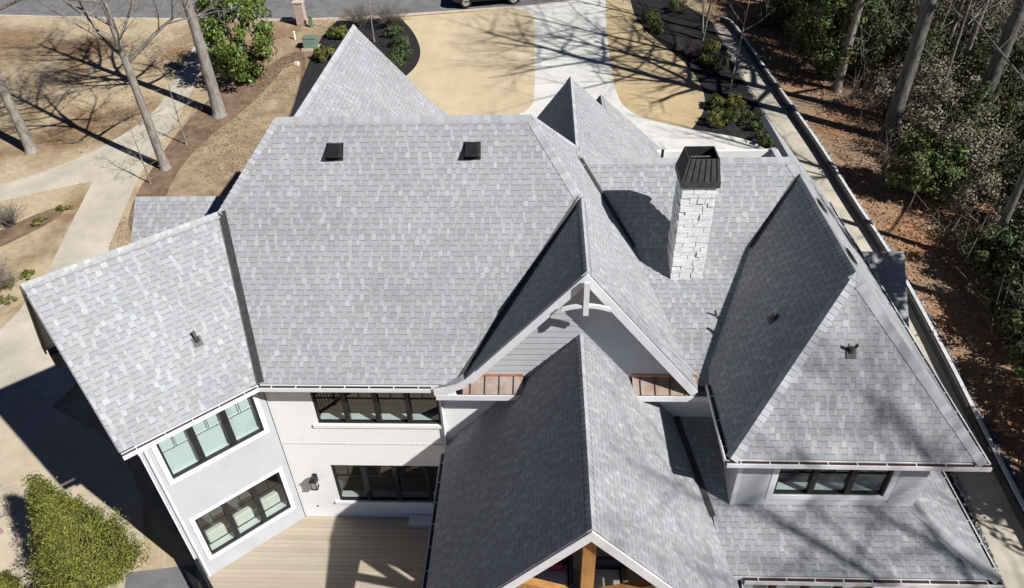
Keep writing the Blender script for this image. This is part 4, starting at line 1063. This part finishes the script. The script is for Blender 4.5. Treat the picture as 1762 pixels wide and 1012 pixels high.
# left side
GL = 'tall bare trees on the left lawn'
bare_tree('bare_tree', -29.11, 36.47, 17, .30, 'tall bare grey trunk at the far left edge of the lawn', 21, GL, first=.42, fine=1.6, spread=1.1)
bare_tree('bare_tree', -20.62, 34.67, 17, .25, 'tall bare grey tree standing right beside the path fork', 22, GL, first=.33, fine=1.6, spread=1.1)
bare_tree('bare_tree', -19.46, 40.27, 18, .36, 'thickest bare grey tree, next to the glossy evergreen', 23, GL, first=.36, fine=1.6, spread=1.1)
bare_tree('sapling', -20.3, 37.0, 3.6, .055, 'small bare sapling between the two big left trunks', 24, 'bare saplings by the left path', first=.3, spread=1.3)
bare_tree('sapling', -20.87, 33.2, 3.6, .045, 'thin bare sapling leaning over the left path', 25, 'bare saplings by the left path', first=.2, spread=1.4)
shrub('magnolia', -18.9, 44.3, 6.0, 2.25, 'large round glossy evergreen beside the thick bare tree', 31, 'leaf_glossy', n=120, per=75, leaf=.23, cr=.55, cat='tree', stem=.08, tones=(.5, 1.55), aspect=.55)
wispy('dry_shrub', -26.46, 29.6, 1.5, 1.0, 'wispy grey leafless shrub in the left bed', 32, 'leaf_grey', 70)
wispy('dry_shrub', -24.6, 24.6, 1.7, 1.5, 'brown leafless shrub just beyond the left wing ridge', 33, 'leaf_dry', 90)
for i, (x, y) in enumerate(((-24.4, 31.0), (-25.2, 29.9), (-23.6, 25.9), (-24.2, 25.3), (-23.7, 24.3))):
    shrub('grass_tuft', x, y, .22, .38, ['small green tuft at the tip of the left bed', 'yellow green tuft beside the grey leafless shrub', 'low green tuft by the path edge above the wing', 'mossy tuft behind the brown leafless shrub', 'low green tuft nearest the wing gable'][i], 40+i, 'leaf_gold', n=9, per=40, leaf=.1, group='low tufts along the left path')
drape('bed_left', smooth_line([(-24.6, 31.2), (-25.5, 30.9), (-28.5, 27.5), (-31, 25), (-30, 24.2), (-27, 27), (-24.3, 30.2), (-24.6, 31.2)]), 'pine_straw', .018, label='brown straw bed on the left lawn')
conifer('cypress', -13.2, 11.3, 5.3, 1.7, 'bushy golden green cypress at the lower left corner', 51, n=60000, leaf=.10)
conifer('cypress', -15.6, 10.5, 1.5, .9, 'small golden green cypress cut by the bottom left corner', 52, n=14000, leaf=.09)
drape('sandy_ground', smooth_line([(-20.8, 19.5), (-13.2, 15.5), (-11.5, 8), (-14, 3), (-26, 2), (-30, 12), (-26, 18), (-20.8, 19.5)], 2), 'sandy', .016, label='pale sandy ground left of the cypress')
bare_tree('sapling', -17.3, 12.9, 3.2, .05, 'grey leafless sapling on the sandy ground at far left', 53, first=.15, spread=1.6)
# lattice fence scrap
lt = empty('lattice_panel', (-14.9, 11.6, gzl(11.6)), 'dark lattice panel between the two cypresses', 'lattice')
for i in range(9):
    MB().beam((-15.4+i*.13, 11.7-.04*i, gzl(11)+.02), (-15.4+i*.13, 11.7-.04*i, gzl(11)+.75), .03, .02).build('slat', 'lattice_wood', lt)
for i in range(5):
    MB().beam((-15.45, 11.72, gzl(11)+.1+.15*i), (-14.3, 11.36, gzl(11)+.1+.15*i), .03, .02).build('slat', 'lattice_wood', lt)
drape('patio', [(-12.6, 11.6), (-10.6, 11.9), (-9.0, 9.0), (-11.5, 8.2)], 'asphalt', .02, label='grey stone patio beside the left wing')

drape('straw_patch', smooth_line([(-15.0, 29), (-19.3, 30.5), (-19.9, 34), (-19.4, 37.5), (-18.0, 41.0), (-17.3, 44.5), (-17.0, 47.2), (-15.9, 46.8), (-15.3, 42), (-15.0, 36), (-15.0, 29)], 2), 'straw_tan', .017, label='paler dry grass between the straw and the house')
# front bed
wispy('dry_shrub', -13.2, 52.6, 1.6, 1.5, 'reddish dry shrub left of the thin tree in front bed', 61, 'leaf_dry', 110)
wispy('dry_shrub', -10.9, 52.4, 1.7, 1.6, 'reddish dry shrub at the right end of the front bed', 62, 'leaf_dry', 120)
for i, (x, y, lb) in enumerate(((-10.5, 50.8, 'dark green shrub nearest the dry bushes in the front bed'), (-9.7, 49.0, 'second dark green shrub along the curved front bed'), (-9.4, 47.4, 'third dark green shrub along the curved front bed'), (-9.7, 46.0, 'green shrub partly behind the front gable edge'), (-14.5, 47.5, 'olive green shrub left of the front gable peak'), (-14.4, 50.6, 'small dull shrub in the left of the front bed'))):
    shrub('shrub', x, y, .85, .75, lb, 70+i, 'leaf_dark' if i < 4 else 'leaf_gold', 'shrubs in the front bed', n=30, per=60, leaf=.12)
bare_tree('thin_tree', -11.72, 50.03, 8, .06, 'thin bare tree with pale stem in the front bed', 77, first=.3, fine=.7)
# side bed
SB = [(7.6, 52.4, .8, 'shrub at the top of the black side bed'), (7.9, 50.8, .75, 'shrub in the upper side bed beside the island lawn'), (9.9, 54.2, 1.0, 'tall green shrub by the multi stemmed tree'), (11.0, 47.4, .8, 'olive shrub halfway along the side bed'), (11.1, 45.2, .85, 'bright shrub beside the thin leaning tree'), (10.3, 46.2, .7, 'dark shrub in the middle of the side bed'), (9.8, 38.6, .75, 'round shrub nearest the lower island lawn tip'), (10.9, 38.9, .8, 'shrub in the lower row, second from the lawn'), (10.1, 40.3, .6, 'small shrub behind the lower row near the lawn'), (11.2, 40.4, .7, 'small shrub behind the lower row near the path'), (11.9, 38.2, .8, 'shrub in the lower row, third from the lawn'), (12.3, 36.6, .75, 'last shrub where the driveway meets the side bed')]
for i, (x, y, r, lb) in enumerate(SB):
    shrub('shrub', x, y, .8, r*.8, lb, 90+i, 'leaf_mid' if i % 3 else 'leaf_gold', 'shrubs in the black side bed', n=26, per=50, leaf=.12)
wispy('dry_shrub', 9.6, 47.2, 1.0, 1.0, 'reddish dry shrub in the black side bed', 110, 'leaf_dry', 60)
bare_tree('multi_stem_tree', 10.85, 49.55, 7, .07, 'pale multi stemmed bare tree in the side bed', 111, stems=3, first=.35, fine=.6)
bare_tree('thin_tree', 11.42, 42.75, 8.5, .05, 'thin leaning bare tree beside the side path', 112, first=.35, fine=.6, lean=(.05, .02))
bare_tree('thin_tree', 9.48, 54.31, 7, .06, 'thin bare tree at the top edge of the side bed', 113, first=.35, fine=.6)

# woods
GW = 'bare trees in the woods on the right'
WT = [(18.84, 36.91, 25, .40, 'thick bare tree nearest the kerb in the right woods'), (23.08, 36.96, 25, .42, 'thick forked bare tree right of the nearest woods tree'), (24.14, 41.6, 16, .16, 'slim pale tree between the two thick woods trees'), (24.48, 44.5, 16, .15, 'pale slim trunk behind the thick woods trees'), (22.0, 45.5, 15, .12, 'thin pale trunk just right of the nearest thick tree'),
      (17.2, 54.0, 16, .18, 'bare tree at the top of the woods by the kerb end'), (19.6, 53.5, 17, .2, 'grey trunk behind the dark evergreens at the top'), (27.5, 46, 18, .25, 'bare tree deep in the woods at the upper right'), (22.6, 31.0, 7, .07, 'pale spindly tree at the right edge of the woods'), (29, 41, 18, .28, 'dark trunk at the far right edge of the woods'), (14.93, 51.2, 7, .06, 'thin sapling beside the end of the kerb'), (31, 50, 18, .3, 'tall bare tree in the top right corner'), (17.7, 42.4, 21, .24, 'tall bare tree rising out of the bright holly bushes'), (16.4, 47.8, 18, .2, 'bare tree left of the dark evergreens near the path')]
for i, (x, y, h, r, lb) in enumerate(WT):
    bare_tree('woodland_tree', x, y, h, r, lb, 130+i, GW, 'bark_dark' if i in (0, 1, 7, 9, 11) else 'bark_grey', first=.35 if h > 10 else .2, fine=1.15 if r > .2 else .8, spread=1.15)
THIN = [(20.2, 45.2), (21.4, 47.8), (23.2, 43.6), (25.6, 44.2), (26.2, 39.0), (28.0, 46.6), (22.0, 51.5), (25.0, 51.2), (28.2, 52.4), (18.2, 56.2), (30.0, 40.6), (27.6, 34.2), (25.0, 33.6), (21.2, 37.6), (32.0, 46.2), (19.2, 49.0)]
nm_ = ['just behind the nearest thick tree', 'among the dark evergreens', 'between the forked tree and the slim pale one', 'right of the slim pale trunk', 'right of the forked tree', 'deep in the upper right', 'behind the tall dark evergreens', 'at the top of the woods', 'near the top right corner', 'by the kerb end at the top', 'at the far right edge', 'at the right edge above the red clay', 'in front of the forked tree', 'between the two thick trees', 'in the far upper right corner', 'left among the evergreens']
for i, (x, y) in enumerate(THIN):
    bare_tree('woodland_sapling', x, y, 9+(i*37 % 50)/10, .05+.012*(i % 5), 'thin leafless woodland stem '+nm_[i], 400+i, 'thin bare stems in the woods', 'bark_grey', first=.25, fine=1.0, spread=1.2, lean=((i % 3-1)*.06, (i % 4-1.5)*.04))
# trees of the same woods just right of the picture: their shadows streak the roofs and the path
for i, (x, y, h, r) in enumerate(((25.0, -1.2, 27, .27), (30, -3, 32, .26), (24, 12, 24, .33), (23.5, 20.5, 20, .3), (19.5, 26.5, 19, .2), (26, 27, 20, .3))):
    bare_tree('woodland_tree', x, y, h, r, ['bare tree right of the frame whose shadow streaks the lowest roof', 'bare tree right of the frame shading the right hip roof', 'tall bare tree beyond the right edge over the kerb', 'bare tree beyond the right edge behind dark bushes', 'bare tree at the right edge below the bushes', 'bare tree deep right of the frame'][i], 160+i, GW, 'bark_dark', first=.33, fine=1.3 if i < 2 else .8)
GB = 'evergreen bushes under the woods'
BU = [(15.9, 51.1, 2.4, 1.3, 0), (16.6, 45.6, 4.5, 1.5, 1), (17.3, 43.6, 5.5, 1.7, 1), (18.9, 44.0, 5.2, 1.7, 0), (20.3, 43.0, 4.6, 1.6, 0), (17.4, 53.0, 4, 1.6, 0), (18.7, 50.0, 6, 2.0, 0), (20.9, 50.5, 6.5, 2.2, 0), (22.6, 49.0, 5, 2.0, 0), (23.6, 46.6, 4, 1.8, 2), (18.0, 31.9, 2.8, 1.2, 1), (18.9, 31.5, 3.0, 1.3, 1), (20.2, 32.4, 3.0, 1.5, 2), (21.4, 33.8, 2.8, 1.5, 2), (20.9, 36.4, 3.2, 1.6, 2), (19.5, 39.4, 2.4, 1.3, 2), (24.6, 37.0, 3.0, 1.6, 0), (25.2, 35.0, 3.4, 1.7, 0), (27.6, 40.0, 4.2, 2.0, 0), (26.8, 42.6, 4, 2.0, 2), (26.4, 46.0, 4.6, 2.2, 0), (26.4, 50.0, 6, 2.4, 0), (29.8, 50.6, 6, 2.6, 2), (30.5, 46.5, 5, 2.4, 0), (19.3, 25.9, 2.2, 1.3, 0), (20.9, 27.4, 2.6, 1.4, 2), (20.0, 24.2, 2.4, 1.4, 0), (18.9, 23.0, 1.9, 1.1, 0), (19.2, 21.2, 2.4, 1.5, 0), (20.6, 22.4, 3.0, 1.8, 0), (18.6, 18.8, 2.4, 1.5, 0), (19.5, 17.0, 3.0, 1.8, 0), (23.4, 31.2, 3.0, 1.6, 0), (22.2, 27.8, 3.4, 1.7, 0), (24.8, 53, 7, 2.4, 0), (28.6, 55, 7, 2.6, 0), (14.6, 56.5, 4, 1.8, 0), (33.0, 55, 7, 2.8, 0), (22.2, 56, 7, 2.4, 0), (23.0, 40.0, 2.6, 1.5, 2), (24.5, 48.6, 3.4, 1.8, 2), (21.6, 40.6, 2.4, 1.4, 2), (29.2, 44, 4, 2.0, 2), (21.0, 38.6, 3.4, 1.7, 2), (19.9, 35.0, 2.6, 1.5, 2), (22.4, 35.4, 3.2, 1.7, 0), (25.0, 40.2, 3.4, 1.8, 0), (27.2, 36.4, 4, 2.0, 0), (20.4, 47.0, 5.0, 1.9, 0), (22.2, 43.0, 3.6, 1.7, 0), (18.4, 47.4, 5.5, 1.8, 0), (25.8, 32.4, 3.6, 1.9, 0), (24.2, 28.8, 3.4, 1.8, 2), (21.6, 25.2, 3.2, 1.7, 0), (28.4, 48, 5, 2.2, 2), (31.6, 43.5, 5, 2.4, 0), (33.5, 49, 6, 2.6, 2), (20.2, 30.2, 2.2, 1.2, 2)]
adj = ['dark evergreen bush', 'bright green holly bush', 'grey green twiggy bush']
def where(x, y):
    best = min(WT, key=lambda t: (t[0]-x)**2+(t[1]-y)**2)
    side = ('right of' if x-best[0] > .8 else 'left of' if x-best[0] < -.8 else 'behind' if y > best[1] else 'in front of')
    return side+' the '+best[4].split(' in the ')[0].split(' at the ')[0].split(' of the ')[0]
seen = {}
for i, (x, y, h, r, k) in enumerate(BU):
    lb = adj[k]+(', tall,' if h > 4.4 else ', low,' if h < 2.5 else '')+' '+where(x, y)
    seen[lb] = seen.get(lb, 0)+1
    if seen[lb] > 1: lb = lb.replace(' bush', [' bush', ' bush', ' bush mass', ' bush clump', ' bush thicket', ' undergrowth bush', ' leafy bush'][min(seen[lb], 6)])+[' ', ' ', ' further back', ' furthest back', ' deep in shade', ' at the edge', ' in the dark'][min(seen[lb], 6)]
    shrub('bush', x, y, h*1.08, r*1.14, ' '.join(lb.split()[:16]), 200+i, ('leaf_dark', 'leaf_mid', 'leaf_grey')[k], GB, n=int(24+20*r), per=66 if k != 2 else 52, leaf=.2 if k != 2 else .15, cr=r*.34, shell=.35, stem=.04, tones=(.4, 1.5))

for i, (x, y, h, r, lb) in enumerate(((18.4, 13.4, 17, 2.6, 'dense tall evergreen right of the frame shading the small right roof'), (21.5, 11.6, 12, 2.7, 'dense tall evergreen right of the frame behind the kerb'))):
    shrub('evergreen_tree', x, y, h, r, lb, 300+i, 'leaf_dark', 'tall evergreens beyond the right edge', n=110, per=90, leaf=.3, cr=.9, shell=.2, stem=.12, cat='tree')
drape('bed_east', [(10.0, -8), (13.0, -8), (13.1, 5), (13.4, 11.6), (13.55, 16), (13.75, 24), (10.0, 24)], 'mulch', .014, label='dark mulch strip between the house and side path')
for i, y in enumerate((10.4, 12.2, 14.0, 15.4)):
    shrub('shrub', 12.0+.3*(i % 2), y, .7, .55, ['dark shrub by the house corner at lower right', 'second dark shrub along the right house wall', 'third dark shrub along the right house wall', 'dark shrub below the small right roof'][i], 320+i, 'leaf_dark', 'shrubs along the right house wall', n=22, per=50, leaf=.11)
PATHP = PATH1+[(-40, 25.6), (-28.29, 31.67), (-24.13, 33.45), (-23.52, 29.56), (-22.95, 26.36), (-20.82, 28.03), (-21.64, 32.99), (-21.93, 35.48), (-21.84, 39.18), (-22.18, 43.04), (-22.9, 48), (-23.2, 53.8)]
def inside(x, y, poly):
    c = False
    for (x0, y0), (x1, y1) in zip(poly, poly[1:]+poly[:1]):
        if (y0 > y) != (y1 > y) and x < (x1-x0)*(y-y0)/(y1-y0)+x0: c = not c
    return c
def litter(name, label, n, seed, box, tones, m_, size=.1, avoid=None):
    rr = random.Random(seed); P, N = [], []
    while len(P) < n:
        x, y = rr.uniform(box[0], box[1]), rr.uniform(box[2], box[3])
        if avoid and (math.sin(x*.9+seed)+math.sin(y*.7+x*.3)+rr.uniform(-1, 1) < .3 or inside(x, y, avoid)): continue
        P.append((x, y, gzl(y)+.045+rr.random()*.02)); N.append((rr.uniform(-.3, .3), rr.uniform(-.3, .3), 1))
    rt_ = bpy.data.objects.new(name, None)
    o = leaf_mesh(name, P, N, size, m_, rt_, seed, tones=tones, aspect=.6); o.parent = None; bpy.data.objects.remove(rt_)
    o['kind'] = 'stuff'; o['label'] = label; o['category'] = 'leaf litter'
litter('leaf_litter', 'scattered dry leaves on the straw beside the left trees', 3000, 501, (-21.0, -15.6, 28, 48), (1.2, 3.2), 'leaf_dry', .09, avoid=PATHP)
litter('leaf_litter', 'scattered dry leaves on the far left lawn', 4500, 502, (-42, -22, 33, 52), (1.2, 3.0), 'leaf_dry', .09, avoid=PATHP)
litter('leaf_litter', 'brown leaf litter covering the woods floor', 26000, 503, (15.8, 34, 16, 56), (1.0, 3.6), 'leaf_dry', .13)
# fallen branches and understory stems on the woods floor
m = MB(); rr = random.Random(77)
for i in range(900):
    x = rr.uniform(17.5, 34); y = rr.uniform(20, 58); z = gzl(y); h = rr.uniform(.8, 4.2)
    m.tube([(x, y, z-.05), (x+rr.uniform(-.3, .3), y+rr.uniform(-.3, .3), z+h*.5), (x+rr.uniform(-.7, .7), y+rr.uniform(-.7, .7), z+h)], [.022, .015, .006], 3, cap=False)
    for _ in range(4):
        t = rr.uniform(.3, .95); m.tube([(x, y, z+h*t), (x+rr.uniform(-.8, .8), y+rr.uniform(-.8, .8), z+h*t+rr.uniform(0, .7))], [.010, .004], 3, cap=False)
o = m.build('undergrowth', 'twig', kind='stuff'); o['label'] = 'tangle of thin bare understory stems in the woods'; o['category'] = 'undergrowth'

# ------------------------------------------------------------------ street things
mx, my = -17.53, 53.1; mz = gzl(my)
mp = empty('mailbox_pillar', (mx, my, mz), 'pale brick mailbox pillar by the street', 'pillar')
MB().box(mx-.3, mx+.3, my-.3, my+.3, mz-.1, mz+1.55).build('pillar_core', 'mortar', mp)
k = 0; z = mz
while z < mz+1.5:
    for (o, u, n) in ((V(mx-.32, my-.32, 0), V(1, 0, 0), V(0, -1, 0)), (V(mx-.32, my+.32, 0), V(0, -1, 0), V(-1, 0, 0)), (V(mx+.32, my-.32, 0), V(0, 1, 0), V(1, 0, 0))):
        for j in range(3):
            MB().obox(o+u*(.008+j*.213)+V(0, 0, z+.006), u*.2, -n*.03, V(0, 0, .085)).build('brick', 'brick_red', mp)
    z += .1
MB().box(mx-.38, mx+.38, my-.38, my+.38, mz+1.56, mz+1.68).build('cap_stone', 'kerb_stone', mp, bevel=.02)
MB().box(mx-.12, mx+.12, my+.3, my+.42, mz+.95, mz+1.2).build('mailbox_door', 'metal_black', mp)
x, y = -16.73, 52.6; z = gzl(y); q = empty('utility_pedestal', (x, y, z), 'narrow green utility pedestal next to the brick pillar', 'utility box')
MB().box(x-.13, x+.13, y-.1, y+.1, z-.05, z+.75).build('cabinet', 'box_green', q, bevel=.02); MB().box(x-.15, x+.15, y-.12, y+.12, z+.752, z+.84).build('lid', 'box_green', q, bevel=.03)
x, y = -17.45, 50.6; z = gzl(y); q = empty('marker_post', (x, y, z), 'small white marker post on the straw', 'post')
MB().tube([(x, y, z-.1), (x, y, z+.5)], .07, 8).build('post', 'plastic_white', q); MB().tube([(x, y, z+.502), (x, y, z+.58)], [.085, .05], 8).build('cap', 'plastic_white', q)
x, y = -15.9, 49.2; z = gzl(y); q = empty('transformer_box', (x, y, z), 'squat green transformer box at the corner of the mulch', 'utility box')
MB().box(x-.62, x+.5, y-.5, y+.5, z-.05, z+.1).build('pad', 'concrete', q); MB().hexa([(x-.5, y-.4, z+.1), (x+.4, y-.4, z+.1), (x+.4, y+.4, z+.1), (x-.5, y+.4, z+.1), (x-.5, y-.3, z+.72), (x+.4, y-.3, z+.72), (x+.4, y+.4, z+.72), (x-.5, y+.4, z+.72)]).build('cabinet', 'box_green', q, bevel=.03)
MB().box(x-.53, x+.43, y-.34, y+.43, z+.722, z+.78).build('lid', 'box_green', q, bevel=.02)
# manhole-like stone by the magnolia
st = MB().hexa([(-16.6, 46.6, gzl(46.6)), (-16.2, 46.5, gzl(46.5)), (-16.1, 46.9, gzl(46.9)), (-16.5, 47.0, gzl(47)), (-16.55, 46.65, gzl(46.6)+.2), (-16.25, 46.6, gzl(46.6)+.22), (-16.2, 46.85, gzl(46.8)+.18), (-16.45, 46.9, gzl(46.9)+.2)]).build('stone', 'kerb_stone', loc=(-16.4, 46.7, gzl(46.7)), bevel=.05); tag(st, 'pale stone on the straw right of the glossy evergreen', 'stone')
# ---- parked vehicle
A, B = V(-5.75, 55.45, 0), V(-2.15, 56.15, 0); dv = (B-A).normalized(); sv = V(-dv.y, dv.x, 0)
base = gzl(56.2)+.01; c0 = (A+B)/2+sv*.85
car = empty('suv', (c0.x, c0.y, base), 'black sport utility vehicle parked on the street, top cut off', 'car')
def cp(l, s, z): p = c0+dv*l+sv*s; return V(p.x, p.y, base+z)
prof = [(-2.75, .5), (-2.78, .95), (-2.65, 1.15), (-1.75, 1.22), (-1.0, 1.85), (.2, 1.95), (2.1, 1.9), (2.55, 1.25), (2.72, 1.1), (2.75, .5), (2.3, .38), (-2.4, .38)]
m = MB(); W2 = .97; k = len(prof)
ring = lambda s, f: [cp(l, s*(1 if z < 1.25 else 1-.16*(z-1.25)/.7), z) for l, z in prof]
a_, b_ = ring(-W2, 0), ring(W2, 0)
m.faces(a_+b_, [tuple(range(k))[::-1], tuple(range(k, 2*k))]+[(i, (i+1) % k, k+(i+1) % k, k+i) for i in range(k)])
m.build('body', 'car_paint', car, bevel=.06)
for l in (-1.8, 1.8):
    for s_ in (-1, 1):
        w = MB().tube([cp(l, s_*.72, .40), cp(l, s_*1.0, .40)], .40, 24).build('wheel', 'rubber', car)
        m = MB(); m.tube([cp(l, s_*.95, .40), cp(l, s_*1.012, .40)], .27, 20); m.build('rim', 'alloy', w)
        m = MB()
        for j in range(5):
            an = j*1.2566; m.beam(cp(l, s_*1.016, .4), cp(l+math.cos(an)*.25, s_*1.016, .4+math.sin(an)*.25), .02, .05, sv)
        m.build('spokes', 'metal_steel', w)
        MB().tube([cp(l, s_*.6, .47), cp(l, s_*.985, .47)], .47, 20).build('wheel_arch', 'rubber', car)
for s_ in (-1, 1):
    for (l0, l1) in ((-1.1, -.1), (0, .95), (1.05, 2.0)):
        z1a = 1.74
        MB().obox(cp(l0, s_*.955, 1.3), dv*(l1-l0), V(0, 0, .42)-sv*s_*.07, sv*s_*.012).build('side_window', 'car_glass', car)
    MB().obox(cp(-2.0, s_*.975, .42), dv*3.9, V(0, 0, .07), sv*s_*.04).build('sill', 'rubber', car)
    MB().obox(cp(-1.15, s_*1.0, 1.2), dv*.2, V(0, 0, .16), sv*s_*.2).build('mirror', 'car_paint', car, bevel=.03)
MB().obox(cp(-2.79, -.8, .9), sv*.35, V(0, 0, .14), dv*.05).build('headlight', 'lamp_glass', car); MB().obox(cp(-2.79, .45, .9), sv*.35, V(0, 0, .14), dv*.05).build('headlight', 'lamp_glass', car)
# ------------------------------------------------------------------ porch furniture
sf = empty('outdoor_sofa', (.1, 11.3, 0), 'dark framed outdoor sofa with grey cushions left of the king post', 'sofa')
MB().box(-1.1, .75, 10.9, 11.75, .05, .32).build('base', 'sofa_frame', sf, bevel=.02); MB().box(-1.1, .75, 11.6, 11.8, .322, .95).build('backrest', 'sofa_frame', sf, bevel=.03)
for x in (-1.08, -.16): MB().box(x, x+.88, 10.92, 11.58, .325, .48).build('seat_cushion', 'wall_grey', sf, bevel=.05)
for x in (-1.2, .76): MB().box(x, x+.12, 10.9, 11.8, .05, .62).build('armrest', 'sofa_frame', sf, bevel=.02)
pi = MB().box(.18, .58, 11.35, 11.52, .49, .80).build('pillow', 'red_cloth', loc=(.4, 11.4, .5), bevel=.06); tag(pi, 'small red pillow on the dark outdoor sofa', 'pillow')
ac = empty('armchair', (1.85, 11.2, 0), 'outdoor armchair with big pale cushion right of the king post', 'armchair')
MB().box(1.3, 2.35, 10.7, 11.6, .05, .3).build('base', 'sofa_frame', ac, bevel=.02); MB().box(1.36, 2.2, 10.72, 11.45, .302, .55).build('seat_cushion', 'cushion', ac, bevel=.07); MB().box(1.3, 2.35, 11.47, 11.62, .302, .9).build('backrest', 'sofa_frame', ac, bevel=.03); MB().box(2.23, 2.4, 10.7, 11.46, .302, .62).build('armrest', 'wood_grey', ac, bevel=.02)
